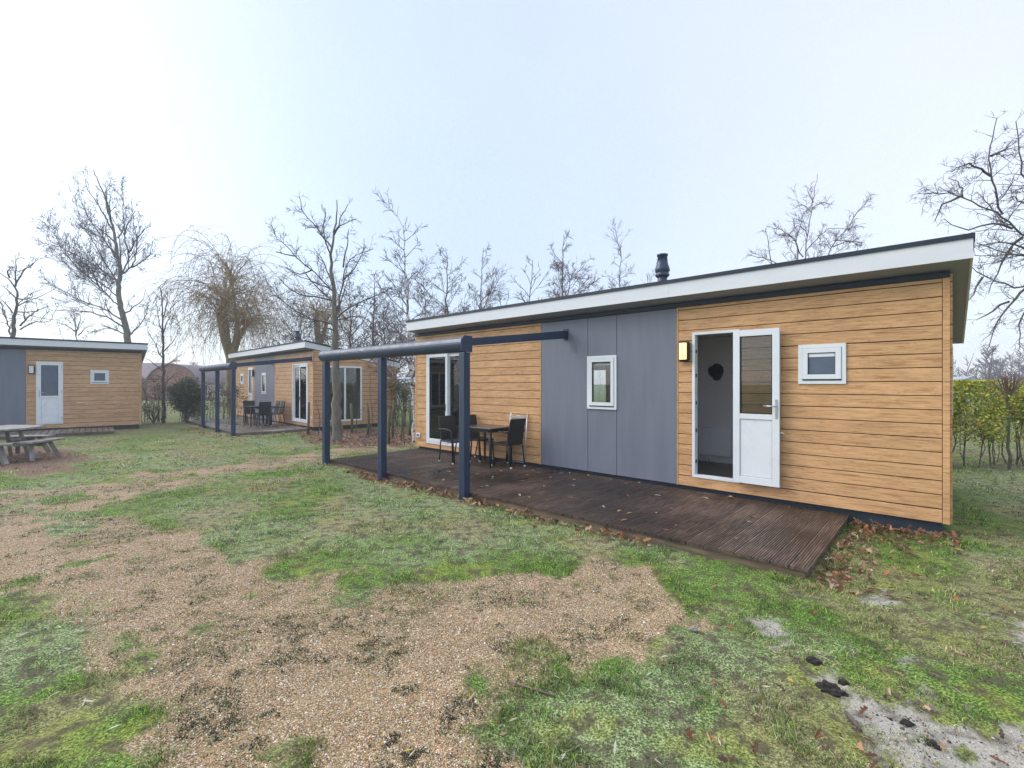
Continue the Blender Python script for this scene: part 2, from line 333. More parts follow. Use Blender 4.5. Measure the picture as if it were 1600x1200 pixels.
def tones(x, y):
    frost = smooth(.42, .66, fbm(x, y, .9, 21, 6)+.15*np.exp(-((x+1.6)**2+(y-6.4)**2)/9)-.05*(x > 1.5)-.10*smooth(5.2, 3.6, y))
    moss = smooth(.62, .72, fbm(x, y, 2.6, 31, 6))
    dead = smooth(.48, .66, fbm(x, y, 1.6, 41, 6)+.05*(y > 9)+.05*(x > 3))
    return frost, moss, dead
def axis(lo, hi, step, out0, out1):
    a = list(np.arange(lo, hi, step)); s = step; v = lo
    pre = []
    while v > out0: s *= 1.35; v -= s; pre.append(v)
    s = step; v = hi; post = []
    while v < out1: post.append(v); s *= 1.35; v += s
    return np.array(pre[::-1]+a+post+[out1+s])
xs = axis(-13, 8.5, .05, -900, 900); ys = axis(1.2, 15, .05, -400, 1500)
GX, GY = np.meshgrid(xs, ys); gx = GX.ravel(); gy = GY.ravel()
def gz(x, y):
    near = np.exp(-(np.maximum(0, np.hypot(x, y)-14)/14)**2)
    return near*((fbm(x, y, .8, 61)-.5)*.07+(fbm(x, y, 4, 71, 3)-.5)*.05)-.005
Gm, Sm, Mm = masks(gx, gy); Fr, Mo, De = tones(gx, gy)
gzv = gz(gx, gy)+(1-Gm)*(1-Sm)*.008
nx, ny = len(xs), len(ys)
idx = np.arange(nx*ny).reshape(ny, nx)
fq = np.stack([idx[:-1, :-1], idx[:-1, 1:], idx[1:, 1:], idx[1:, :-1]], -1).reshape(-1, 4)
gmat = mat('ground', (.1, .1, .05), .9, spec=.2)
gm = npmesh('ground', np.stack([gx, gy, gzv], 1), fq, gmat, {'masks': np.stack([Gm, Sm, Mm, weeds(gx, gy)], 1), 'tones': np.stack([Fr, Mo, De], 1)}, True, 4)
ground = tag(link('ground', gm), 'lawn and gravel ground with sandy bare patches', kind='structure')
t, n, l, b = nodes(gmat)
geo = n('ShaderNodeNewGeometry')
am = n('ShaderNodeAttribute'); am.attribute_name = 'masks'; at = n('ShaderNodeAttribute'); at.attribute_name = 'tones'
sm_ = n('ShaderNodeSeparateColor'); l(am.outputs['Color'], sm_.inputs[0]); st_ = n('ShaderNodeSeparateColor'); l(at.outputs['Color'], st_.inputs[0])
def nse(s, d=5, r=.6):
    z = n('ShaderNodeTexNoise'); z.inputs['Scale'].default_value = s; z.inputs['Detail'].default_value = d; z.inputs['Roughness'].default_value = r; l(geo.outputs['Position'], z.inputs['Vector']); return z.outputs['Fac']
def ramp(fac, stops):
    cr = n('ShaderNodeValToRGB'); el = cr.color_ramp.elements
    el[0].position, el[0].color = stops[0][0], (*stops[0][1], 1); el[1].position, el[1].color = stops[-1][0], (*stops[-1][1], 1)
    for p, c in stops[1:-1]: k = el.new(p); k.color = (*c, 1)
    l(fac, cr.inputs[0]); return cr.outputs[0]
def mixc(f, a, c):
    m = n('ShaderNodeMix'); m.data_type = 'RGBA'
    if isinstance(f, float): m.inputs[0].default_value = f
    else: l(f, m.inputs[0])
    for s, v in ((m.inputs[6], a), (m.inputs[7], c)):
        if isinstance(v, tuple): s.default_value = (*v, 1)
        else: l(v, s)
    return m.outputs[2]
def math_(op, a, b_=None, clamp=False):
    m = n('ShaderNodeMath'); m.operation = op; m.use_clamp = clamp
    for s, v in ((m.inputs[0], a), (m.inputs[1], b_)):
        if v is None: continue
        if isinstance(v, (int, float)): s.default_value = v
        else: l(v, s)
    return m.outputs[0]
fine = nse(80, 4, .75); mid = nse(9, 5); 
grassc = ramp(fine, [(.36, (.012, .018, .006)), (.5, (.085, .155, .025)), (.62, (.30, .42, .10))])
frostc = ramp(fine, [(.36, (.018, .03, .012)), (.5, (.14, .19, .065)), (.62, (.48, .53, .30))])
mossc = ramp(fine, [(.36, (.06, .07, .01)), (.62, (.36, .39, .07))]); deadc = ramp(fine, [(.36, (.06, .045, .022)), (.62, (.44, .36, .20))])
c = mixc(st_.outputs[0], grassc, frostc)
c = mixc(math_('MULTIPLY', st_.outputs[2], .6), c, deadc); c = mixc(math_('MULTIPLY', st_.outputs[1], .45), c, mossc)
# soil between
soil = ramp(nse(30), [(.3, (.03, .022, .015)), (.7, (.13, .10, .07))])
c = mixc(math_('MULTIPLY', ramp(mid, [(.48, (0, 0, 0)), (.60, (1, 1, 1))]), .8), c, soil)
# gravel
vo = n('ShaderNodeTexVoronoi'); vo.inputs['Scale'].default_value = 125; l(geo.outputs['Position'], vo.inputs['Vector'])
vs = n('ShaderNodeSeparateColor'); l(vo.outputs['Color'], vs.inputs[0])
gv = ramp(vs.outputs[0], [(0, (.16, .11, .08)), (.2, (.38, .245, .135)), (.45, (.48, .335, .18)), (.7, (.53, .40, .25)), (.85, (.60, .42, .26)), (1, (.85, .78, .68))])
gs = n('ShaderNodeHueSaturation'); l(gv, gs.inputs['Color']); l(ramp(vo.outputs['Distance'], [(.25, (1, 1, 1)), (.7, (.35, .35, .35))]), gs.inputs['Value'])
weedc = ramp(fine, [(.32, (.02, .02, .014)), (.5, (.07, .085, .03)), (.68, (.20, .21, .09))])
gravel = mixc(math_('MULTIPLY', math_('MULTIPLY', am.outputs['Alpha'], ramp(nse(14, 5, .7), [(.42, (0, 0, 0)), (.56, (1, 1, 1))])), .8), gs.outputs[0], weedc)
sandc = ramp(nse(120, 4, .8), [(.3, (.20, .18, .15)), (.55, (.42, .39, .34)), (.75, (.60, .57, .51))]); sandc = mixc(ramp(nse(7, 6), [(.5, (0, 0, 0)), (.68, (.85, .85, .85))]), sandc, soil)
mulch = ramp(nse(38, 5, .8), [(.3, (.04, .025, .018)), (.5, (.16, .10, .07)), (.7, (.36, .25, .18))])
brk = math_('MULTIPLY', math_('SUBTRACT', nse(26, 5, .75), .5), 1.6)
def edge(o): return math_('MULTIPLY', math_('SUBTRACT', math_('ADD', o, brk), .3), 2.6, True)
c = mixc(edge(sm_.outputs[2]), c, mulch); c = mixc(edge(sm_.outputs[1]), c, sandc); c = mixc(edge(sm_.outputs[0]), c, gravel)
l(c, b.inputs['Base Color'])
hh = math_('ADD', math_('MULTIPLY', vo.outputs['Distance'], -.6), math_('MULTIPLY', fine, .9))
bp = n('ShaderNodeBump'); bp.inputs['Strength'].default_value = .8; bp.inputs['Distance'].default_value = .008; l(hh, bp.inputs['Height']); l(bp.outputs[0], b.inputs['Normal'])

# ------------------------------------------------------------------ cabin frame
# near cabin: u runs left along the facade from its right corner, v inwards
d1 = Vector((-.7362, .6768, 0)); d2 = Vector((.6768, .7362, 0)); C3 = Vector((4.68, 5.06, 0)); ROT3 = math.atan2(-.6768, .7362)
ROT2 = math.atan2(-.714, .70); C2 = Vector((-6.88, 16.45, 0)); ROT1 = math.atan2(.661, .750); C1 = Vector((-13.8, 17.62, 0))
LEN, WID, ZB, PITCH, SLOPE = 9.52, 3.2, .155, .1525, .168
ZT0 = 2.91-.3*SLOPE
def top_at(v): return ZT0-SLOPE*v
def subtract(rects, hole):
    out = []; h0, h1, k0, k1 = hole
    for a0, a1, b0, b1 in rects:
        if h1 <= a0+1e-5 or h0 >= a1-1e-5 or k1 <= b0+1e-5 or k0 >= b1-1e-5: out.append((a0, a1, b0, b1)); continue
        if b0 < k0-.004: out.append((a0, a1, b0, k0))
        if b1 > k1+.004: out.append((a0, a1, k1, b1))
        if a0 < h0-.004: out.append((a0, h0, max(b0, k0), min(b1, k1)))
        if a1 > h1+.004: out.append((h1, a1, max(b0, k0), min(b1, k1)))
    return out
SLIDE = (7.59, 9.07, .26, 2.39); GWIN = (4.005, 4.575, 1.225, 2.125); DOOR = (2.105, 2.76, .295, 2.40); SWIN = (.91, 1.41, 1.65, 2.14)
def build_cabin(C, rot, mirror, label, clad, door_open, lit, far, end_window):
    root = empty('cabin', C, rot, label, 'cabin')
    X = (lambda u: -(LEN-u)) if mirror else (lambda u: -u)
    cm = M[clad]
    holes = [SLIDE, GWIN, DOOR, SWIN]
    # core wall (box shell around openings) ------------------------------------------------
    k = MB()
    rc = [(.0, LEN, ZB+.02, ZT0-.005)]
    for h in holes: rc = subtract(rc, h)
    for a0, a1, b0, b1 in rc: k.box(X(a0), X(a1), .0, .08, b0, b1)
    k.build('wall', M['backing'], root)
    k = MB(); k.prism([(.08, ZB+.02), (WID, ZB+.02), (WID, top_at(WID)-.01), (.08, top_at(.08)-.01)], 'x', X(0), X(0)+(.06 if X(0) < X(LEN) else -.06))
    k.build('end_wall', M['backing'], root)
    k = MB(); k.prism([(.08, ZB+.02), (WID, ZB+.02), (WID, top_at(WID)-.01), (.08, top_at(.08)-.01)], 'x', X(LEN), X(LEN)-(.06 if X(0) < X(LEN) else -.06))
    if not (end_window == 'left_big'): k.build('end_wall', M['backing'], root)
    k = MB(); bw = (5.2, 8.8, .55, 2.05)
    for a0, a1, b0, b1 in subtract([(.06, LEN-.06, ZB+.02, top_at(WID)-.01)], bw): k.box(X(a0), X(a1), WID-.06, WID, b0, b1)
    k.build('back_wall', M['inner_wall'], root)
    bk = MB().ring(X(bw[0]), X(bw[1]), bw[2], bw[3], .06, WID-.07, WID+.02).build('window', M['pvc'], root); MB().box(X(bw[0]+.06), X(bw[1]-.06), WID-.03, WID-.024, bw[2]+.06, bw[3]-.06).build('pane', M['glass_clear'], bk)  # unseen back window, added to let more daylight through to the hall
    # facade planks -----------------------------------------------------------------------
    TH = .020
    def planks(ranges, z_top):
        for (a, b_) in ranges:
            z = ZB; 
            while z < z_top-.02:
                z1 = min(z+PITCH-.009, z_top)
                rr = [(a, b_, z, z1)]
                for h in holes: rr = subtract(rr, h)
                for a0, a1, b0, b1 in rr:
                    if a1-a0 < .01 or b1-b0 < .008: continue
                    q = MB(); q.box(X(a0), X(a1), -TH, -.001, b0, b1)
                    q.build('plank', cm, root, bevel=0 if far else .0025)
                z += PITCH
    planks([(.062, 2.972), (5.628, LEN-.062)], ZT0-.075)
    for a, b_ in ((0, .058), (2.976, 2.996), (5.604, 5.624), (LEN-.058, LEN)):
        q = MB(); q.box(X(a), X(b_), -TH-.006 if b_-a > .03 else -TH-.003, -.001, ZB-.004, ZT0-.074 if b_-a > .03 else ZT0-.075); q.build('trim', cm, root)
    # grey panels
    for (a, b_, z0, z1) in ((3.0, 4.006, ZB, ZT0-.08), (4.574, 5.60, ZB, ZT0-.08), (4.014, 4.566, ZB, 1.22), (4.014, 4.566, 2.13, ZT0-.08)):
        q = MB(); q.box(X(a), X(b_), -.018, -.001, z0, z1); q.build('panel', M['grey'], root, bevel=.002)
    # head trim, foundation
    q = MB(); q.box(X(.0), X(LEN), -.034, -.001, ZT0-.072, ZT0-.012); q.build('head_trim', M['navy_dark'], root)
    q = MB(); q.box(X(.06), X(LEN-.06), .04, WID-.04, -.12, ZB+.018); q.build('foundation', M['foundation'], root)
    # end wall cladding: planks each, cut along the roof slope ------------------------------
    ends = [(X(0), -1 if X(0) < X(LEN) else 1)]
    ends.append((X(LEN), -ends[0][1]))
    for ei, (x0, sg) in enumerate(ends):
        eh = []
        if end_window == 'big' and ei == (1 if mirror else 0): eh = [(.46, 1.77, .30, 2.30)]
        if end_window == 'small' and ei == 0: eh = [(1.7, 2.6, 1.22, 2.15)]
        z = ZB
        while z < ZT0-.05:
            z1 = z+PITCH-.012
            rr = [(.004, WID, z, z1)]
            for h in eh: rr = subtract(rr, h)
            for a0, a1, b0, b1 in rr:
                # clip the rectangle under the slope
                tl, tr = top_at(a0)-.03, top_at(a1)-.03
                if b0 >= tl: continue
                poly = [(a0, b0)]
                if b0 < tr: poly.append((a1, b0))
                else: poly.append((a0+(tl-b0)/SLOPE, b0))
                if b1 <= tr: poly += [(a1, b1), (a0, b1)]
                else:
                    if b0 < tr: poly.append((a1, tr))
                    if b1 < tl: poly += [(a0+(tl-b1)/SLOPE, b1), (a0, b1)]
                    else: poly.append((a0, tl))
                q = MB(); q.prism(poly, 'x', x0+sg*.001, x0+sg*.02); q.build('plank', cm, root)
            z += PITCH
        q = MB(); q.prism([(WID-.05, ZB), (WID+.004, ZB), (WID+.004, top_at(WID)-.03), (WID-.05, top_at(WID)-.03)], 'x', x0+sg*.0215, x0+sg*.028); q.build('trim', cm, root)
        for h in eh:
            v0, v1, z0, z1 = h
            f = MB()
            for (a0, a1, b0, b1) in ((v0, v1, z1-.06, z1), (v0, v1, z0, z0+.06), (v0, v0+.06, z0+.06, z1-.06), (v1-.06, v1, z0+.06, z1-.06), ((v0+v1)/2-.03, (v0+v1)/2+.03, z0+.06, z1-.06)):
                f.prism([(a0, b0), (a1, b0), (a1, b1), (a0, b1)], 'x', x0-sg*.01, x0+sg*.035)
            fo = f.build('window', M['pvc'], root)
            g = MB(); g.prism([(v0+.06, z0+.06), (v1-.06, z0+.06), (v1-.06, z1-.06), (v0+.06, z1-.06)], 'x', x0+sg*.005, x0+sg*.011); g.build('pane', M['glass'], fo)
            cu = MB()
            for j in range(9): cu.tube([(x0+sg*.002-sg*.0, v1-.075-j*.028, z0+.07), (x0+sg*.002, v1-.075-j*.028, z1-.07)], .0028, 4)
            # curtain stands behind the glass
            cc = MB()
            pts = [(x0-sg*(.02+.012*math.sin(j*1.9)), v1-.07-j*.02) for j in range(18)]
            nb = len(cc.v)
            for (xx, vv) in pts: cc.v += [(xx, vv, z0+.065), (xx, vv, z1-.065)]
            for j in range(17): cc.f.append([nb+2*j, nb+2*j+2, nb+2*j+3, nb+2*j+1]); cc.sm.append(True)
            cc.build('curtain', M['curtain'], fo)
    # roof ---------------------------------------------------------------------------------
    ua, ub, va, vb = -.17, LEN-.03, -.3, WID+.2
    def zt(v): return 3.11-SLOPE*(v-va)
    q = MB(); q.prism([(va+.02, zt(va+.02)-.03), (vb-.02, zt(vb)-.03), (vb-.02, zt(vb)+.02), (va+.02, zt(va)+.02)], 'x', X(ua+.02), X(ub-.02)); rf = q.build('roof', M['roofing'], root)
    q = MB(); q.prism([(va+.022, zt(va)-.196), (vb-.022, zt(vb)-.196), (vb-.022, zt(vb)-.176), (va+.022, zt(va)-.176)], 'x', X(ua+.022), X(ub-.022)); q.build('soffit', M['soffit'], root)
    # fascia in lengths with hairline joints
    js = [ua, 3.0, 6.3, ub]
    for i in range(3):
        q = MB(); q.box(X(js[i]+(.001 if i else 0)), X(js[i+1]-.001), va, va+.02, zt(va)-.2, zt(va)); q.build('fascia', M['fascia'], root)
    q = MB(); q.box(X(ua), X(ub), vb-.02, vb, zt(vb)-.2, zt(vb)); q.build('fascia', M['fascia'], root)
    for u_, s_ in ((ua, 1), (ub, -1)):
        q = MB(); q.prism([(va+.021, zt(va)-.2), (vb-.021, zt(vb)-.2), (vb-.021, zt(vb)), (va+.021, zt(va))], 'x', X(u_), X(u_+s_*.02)); q.build('fascia', M['fascia'], root)
    q = MB()
    q.box(X(ua-.014), X(ub+.014), va-.014, va+.05, zt(va)-.002, zt(va)+.048)
    for u_, s_ in ((ua-.014, 1), (ub+.014, -1)):
        q.prism([(va+.05, zt(va+.05)+.002), (vb-.05, zt(vb-.05)+.002), (vb-.05, zt(vb-.05)+.05), (va+.05, zt(va+.05)+.05)], 'x', X(u_), X(u_+s_*.06))
    q.box(X(ua-.014), X(ub+.014), vb-.05, vb+.014, zt(vb)+.002, zt(vb)+.05)
    q.build('roof_edge', M['navy_dark'], root)
    # flue
    cu_, cv_ = 3.93, 1.5; zc = zt(cv_)+.02
    ch = MB().lathe([(.10, -.06), (.10, .22), (.088, .23), (.088, .26), (.088, .70), (.085, .9)], 18, (X(cu_), cv_, zc))
    cho = ch.build('flue', M['navy'], root)
    cp = MB().lathe([(.09, .80), (.125, .83), (.13, .86), (.115, .87), (.115, .9), (.135, .92), (.13, .97), (.10, 1.06), (.085, 1.2), (.10, 1.205), (.10, 1.235), (.07, 1.24)], 18, (X(cu_), cv_, zc+.0))
    cp.build('flue_cap', M['navy'], cho)
    # windows --------------------------------------------------------------------------------
    def window(h, blind, pane='glass', nm='window', hl=.0):
        a0, a1, b0, b1 = h
        fo = MB().ring(X(a0), X(a1), b0, b1, .045, -.040, .06).build(nm, M['pvc'], root, bevel=.003)
        MB().ring(X(a0+.048), X(a1-.048), b0+.06, b1-.048, .058, -.050, .02).build('sash', M['pvc'], fo, bevel=.003)
        MB().box(X(a0+.05), X(a1-.05), -.0485, -.03, b0+.046, b0+.058).build('gasket', M['gasket'], fo)
        MB().ring(X(a0+.104), X(a1-.104), b0+.116, b1-.104, .007, -.043, -.02).build('gasket', M['gasket'], fo)
        MB().box(X(a0+.111), X(a1-.111), -.03, -.022, b0+.123, b1-.111).build('pane', M[pane], fo)
        if blind: MB().box(X(a0+.118), X(a1-.118), .03, .045, b1-.111-blind, b1-.108).build('blind', M['pvc'], fo)
        return fo
    window(GWIN, .05); w_ = window(SWIN, 0, 'frosted')
    if not far: MB().box(X(SWIN[0]+.114), X(SWIN[1]-.114), -.034, -.0305, SWIN[3]-.155, SWIN[3]-.115).build('blind', M['pvc'], w_)
    # sliding patio door
    a0, a1, b0, b1 = SLIDE; am_ = (a0+a1)/2-.01
    fo = MB().ring(X(a0), X(a1), b0, b1, .045, -.04, .06).build('patio_door', M['pvc'], root, bevel=.003)
    MB().ring(X(am_-.03), X(a1-.05), b0+.05, b1-.05, .075, -.045, -.005).build('sash', M['pvc'], fo, bevel=.003)
    MB().ring(X(am_+.045), X(a1-.125), b0+.125, b1-.125, .01, -.038, -.018).build('gasket', M['gasket'], fo)
    MB().box(X(am_+.055), X(a1-.135), -.03, -.024, b0+.135, b1-.135).build('pane', M['glass'], fo)
    MB().ring(X(a0+.05), X(am_+.02), b0+.05, b1-.05, .07, .0, .035).build('sash', M['pvc'], fo, bevel=.003)
    MB().box(X(a0+.12), X(am_-.05), .014, .02, b0+.12, b1-.12).build('pane', M['glass'], fo)
    MB().box(X(am_+.03), X(am_+.045), -.06, -.046, 1.05, 1.2).build('handle', M['black_metal'], fo)
    cc = MB()
    for (us, ue) in ((a1-.06, a1-.24), (a0+.06, a0+.2)):
        nb = len(cc.v); K = 16
        for j in range(K):
            uu = us+(ue-us)*j/(K-1); cc.v += [(X(uu), .10+.018*math.sin(j*1.8), b0+.03), (X(uu), .10+.018*math.sin(j*1.8), b1-.04)]
        for j in range(K-1): cc.f.append([nb+2*j, nb+2*j+2, nb+2*j+3, nb+2*j+1]); cc.sm.append(True)
    cc.build('curtain', M['curtain'], fo)
    # entrance door ---------------------------------------------------------------------------
    a0, a1, b0, b1 = DOOR
    fr = MB().ring(X(a0), X(a1), b0, b1, .04, -.035, .07).build('door_frame', M['pvc'], root, bevel=.003)
    if door_open:
        # leaf folded back flat beside the opening; hinged on the opening's right jamb
        y0, y1 = -.125, -.070; l0, l1, m0, m1 = 1.60, 2.165, .322, 2.372
    else:
        y0, y1 = -.045, .0; l0, l1, m0, m1 = a0+.035, a1-.035, b0+.035, b1-.035
    lw = .085; zm = m0+.42*(m1-m0)
    lf = MB(); lf.box(X(l0), X(l0+lw), y0, y1, m0, m1); lf.box(X(l1-lw), X(l1), y0, y1, m0, m1)
    lf.box(X(l0+lw), X(l1-lw), y0, y1, m1-lw, m1); lf.box(X(l0+lw), X(l1-lw), y0, y1, m0, m0+lw+.01); lf.box(X(l0+lw), X(l1-lw), y0, y1, zm, zm+.07)
    lo = lf.build('door', M['pvc'], root, bevel=.003)
    MB().box(X(l0+lw+.003), X(l1-lw-.003), y0+.012, y1-.012, m0+lw+.014, zm-.003).build('door_panel', M['pvc'], lo, bevel=.002)
    MB().ring(X(l0+lw+.001), X(l1-lw-.001), m0+lw+.011, zm-.001, .006, y0+.008, y0+.013).build('gasket', M['steel'], lo)
    MB().ring(X(l0+lw), X(l1-lw), zm+.07, m1-lw, .010, y0+.006, y1-.006).build('gasket', M['gasket'], lo)
    MB().box(X(l0+lw+.01), X(l1-lw-.01), (y0+y1)/2-.004, (y0+y1)/2+.004, zm+.08, m1-lw-.01).build('pane', M['glass_clear'] if door_open else M['frosted'], lo)
    hu = l0+.035 if door_open else l1-.035; hs = 1 if door_open else -1
    hp = MB().box(X(hu-.014), X(hu+.014), y0-.008, y0-.001, zm+.02, zm+.27); hp.build('handle_plate', M['steel'], lo, bevel=.003)
    MB().tube([(X(hu), y0-.004, zm+.18), (X(hu), y0-.045, zm+.18), (X(hu+hs*.03), y0-.052, zm+.18), (X(hu+hs*.14), y0-.05, zm+.183)], .009, 8).build('handle', M['steel'], lo)
    if door_open:
        MB().box(X(l0-.004), X(l0-.001), y0+.015, y1-.015, m0+.03, m1-.03).build('lock_strip', M['steel'], lo)
        MB().tube([(X(l0+.01), y1-.02, 1.02), (X(l0+.0), y1+.045, 1.02), (X(l0-.03), y1+.05, 1.0)], .012, 8).build('door_catch', M['capwhite'], root)
        for zz in (.5, .95, 1.35, 1.75, 2.1): MB().box(X(a1-.041), X(a1-.045), -.01, .03, zz, zz+.05).build('lock_keep', M['black_metal'], fr)
    else:
        for zz in (b0+.15, (b0+b1)/2, b1-.2): MB().box(X(a0+.025), X(a0+.05), -.06, -.046, zz, zz+.09).build('hinge', M['steel'], fr)
        MB().tube([(X(1.72), -.02, 1.0), (X(1.72), -.06, 1.0)], .014, 8).tube([(X(1.76), -.055, 1.0), (X(1.60), -.055, 1.0)], .012, 8).build('door_catch', M['capwhite'], root)
    # lamp
    la, lb = 2.785, 2.945; 
    lh = MB().box(X(la), X(lb), -.105, -.022, 1.985, 2.275).build('wall_lamp', M['black_metal'], root, bevel=.03, seg=3)
    MB().box(X(la+.028), X(lb-.022), -.113, -.104, 2.01, 2.25).build('lens', M['lamp_lens'] if lit else M['lens_off'], lh, bevel=.004, seg=2)
    if not far:
        for j in range(6): MB().box(X(la+.08), X(la+.088), -.1165, -.1135, 2.03+j*.035, 2.045+j*.035).build('lens_mark', M['inner_dark'], lh)
    # small fittings
    q = MB(); 
    for j in range(5): q.box(X(4.80), X(4.92), -.024, -.0185, 2.21+j*.026, 2.222+j*.026)
    q.build('vent', M['grey'], root)
    q = MB().box(X(9.31), X(9.46), -.05, -.021, .37, .47); so_ = q.build('socket', M['pvc'], root, bevel=.006)
    MB().box(X(9.34), X(9.43), -.054, -.0505, .40, .45).build('socket_lid', M['frosted'], so_)
    # interior ---------------------------------------------------------------------------------
    zf = .30
    MB().box(X(.07), X(LEN-.07), .085, WID-.065, zf-.05, zf).build('floor', M['inner_floor'], root)
    if not far:
        MB().box(X(1.0), X(3.9), 1.50, 1.56, zf+.002, top_at(1.5)-.16).build('inner_wall', M['inner_wall'], root)
        MB().box(X(1.0), X(3.9), 1.485, 1.499, zf+.002, zf+.07).build('skirting', M['pvc'], root)
        MB().box(X(.9), X(.96), .09, 1.6, zf+.002, top_at(1.6)-.05).build('inner_wall', M['inner_wall'], root)
        q = MB(); q.prism([(.085, top_at(.085)-.14), (WID-.065, top_at(WID)-.14), (WID-.065, top_at(WID)-.12), (.085, top_at(.085)-.12)], 'x', X(.97), X(LEN-.07)); q.build('ceiling', M['inner_wall'], root)
        # cupboard seen through the grey wall's window
        MB().box(X(3.97), X(4.9), 1.1, 1.6, zf+.002, 2.3).build('cupboard', M['inner_dark'], root)
        MB().box(X(5.05), X(5.15), .6, .7, zf+.002, 2.4).build('door_post', M['clad'], root)
    return root, X
cab3, X3 = build_cabin(C3, ROT3, False, 'near wood clad cabin with grey centre panels and its white door standing open', 'clad', True, True, False, 'small')
cab2, X2 = build_cabin(C2, ROT2, True, 'middle distance cabin behind the bare tree with a wide window in its end wall', 'clad_far', False, False, True, 'big')
cab1, X1 = build_cabin(C1, ROT1, False, 'cabin at the left edge behind the picnic table with closed white door', 'clad_far', False, False, True, None)
def at3(u, v, z=0): p = C3+d1*u+d2*v; return Vector((p.x, p.y, z))
# things inside the near cabin
rd = empty('radiator', at3(3.05, 1.44, 0), ROT3, 'white ribbed panel radiator on the hall wall inside the open door', 'radiator')
MB().box(-.36, .36, -.02, .02, .42, .90).build('panel', M['radiator'], rd, bevel=.006)
rb = MB()
for j in range(22): rb.box(-.345+j*.0325, -.328+j*.0325, -.032, -.0205, .44, .88)
rb.build('rib', M['radiator'], rd, kind='stuff')
MB().tube([(-.04, .0, .42), (-.04, .0, .305)], .012, 8).tube([(.02, .0, .42), (.02, .0, .305)], .012, 8).build('pipe', M['radiator'], rd)
MB().tube([(.36, .0, .86), (.43, .0, .86)], .02, 8).build('valve', M['pvc'], rd)
wd = empty('wall_ornament', at3(2.93, 1.47, 1.86), ROT3, 'dark root wood ornament hanging on the hall wall above the radiator', 'wall ornament')
pg = []
for j in range(26):
    a = 2*math.pi*j/26; r = .118+.005*math.sin(3*a+.6)+.004*math.sin(5*a)
    if 2.5 < a < 3.7: r += .06*math.sin((a-2.5)/1.2*math.pi)**.6
    pg.append((r*.85*math.cos(a), r*1.25*math.sin(a)))
MB().prism(pg, 'y', -.02, .02).build('ornament_body', M['black_metal'], wd, bevel=.008, seg=2)

# ------------------------------------------------------------------ decks
def board_mesh(name, length, wd_, th, m, grooves):
    """a board lying along y, ridged on top"""
    prof = [(0, 0), (wd_, 0)]
    if grooves:
        k = 7; p = wd_/k; top = []
        for i in range(k):
            x0 = wd_-i*p
            top += [(x0-p*.12, th), (x0-p*.58, th), (x0-p*.68, th-.007), (x0-p*.98, th-.007)] if i < k-1 else [(x0-p*.12, th), (x0-p*.95, th)]
        prof += top
    else: prof += [(wd_, th), (0, th)]
    q = MB(); q.prism(prof, 'y', 0, length); return q.mesh(name, m)
def deck(Cn, rot, mirror, u0, u1, v0, label, m, grooves, edge_m):
    root = empty('wooden_deck', Cn, rot, label, 'deck')
    L0 = -v0-.045; bw = .143 if grooves else .130; n_ = int(round((u1-u0)/.1485)); st = (u1-u0)/n_
    me = board_mesh('board', L0, bw, .026, M[m], grooves)
    for i in range(n_):
        u = u0+i*st; x = -(u+bw) if not mirror else -(LEN-u)
        o = link('board', me, root, (x, v0+random.uniform(-.006, .006), .079+random.uniform(-.0012, .0012)), (0, 0, random.uniform(-.0012, .0012)))
    def XX(u): return -(LEN-u) if mirror else -u
    q = MB(); q.box(XX(u0+.03), XX(u1-.03), v0+.02, v0+.06, -.08, .078); q.build('edge_beam', M[edge_m], root)
    for e_ in (u0+.03, u1-.06):
        q = MB(); q.box(XX(e_), XX(e_+.035), v0+.062, .03, -.08, .0775); q.build('edge_beam', M[edge_m], root)
    q = MB()
    for j in range(5): vv = v0+.45*(j+1); q.box(XX(u0+.08), XX(u1-.08), vv, vv+.04, -.06, .077)
    q.build('joist', M[edge_m], root)
    return root
deck3 = deck(C3, ROT3, False, .87, 9.38, -2.32, 'long dark ridged timber deck along the near cabin', 'deck', True, 'joist')
deck2 = deck(C2, ROT2, True, .87, 9.38, -2.40, 'leaf strewn timber deck in front of the middle cabin', 'deck_far', False, 'joist')
deck1 = deck(C1, ROT1, False, .80, 9.38, -1.9, 'grey timber deck of the left edge cabin behind the picnic table', 'deck_far', False, 'joist')

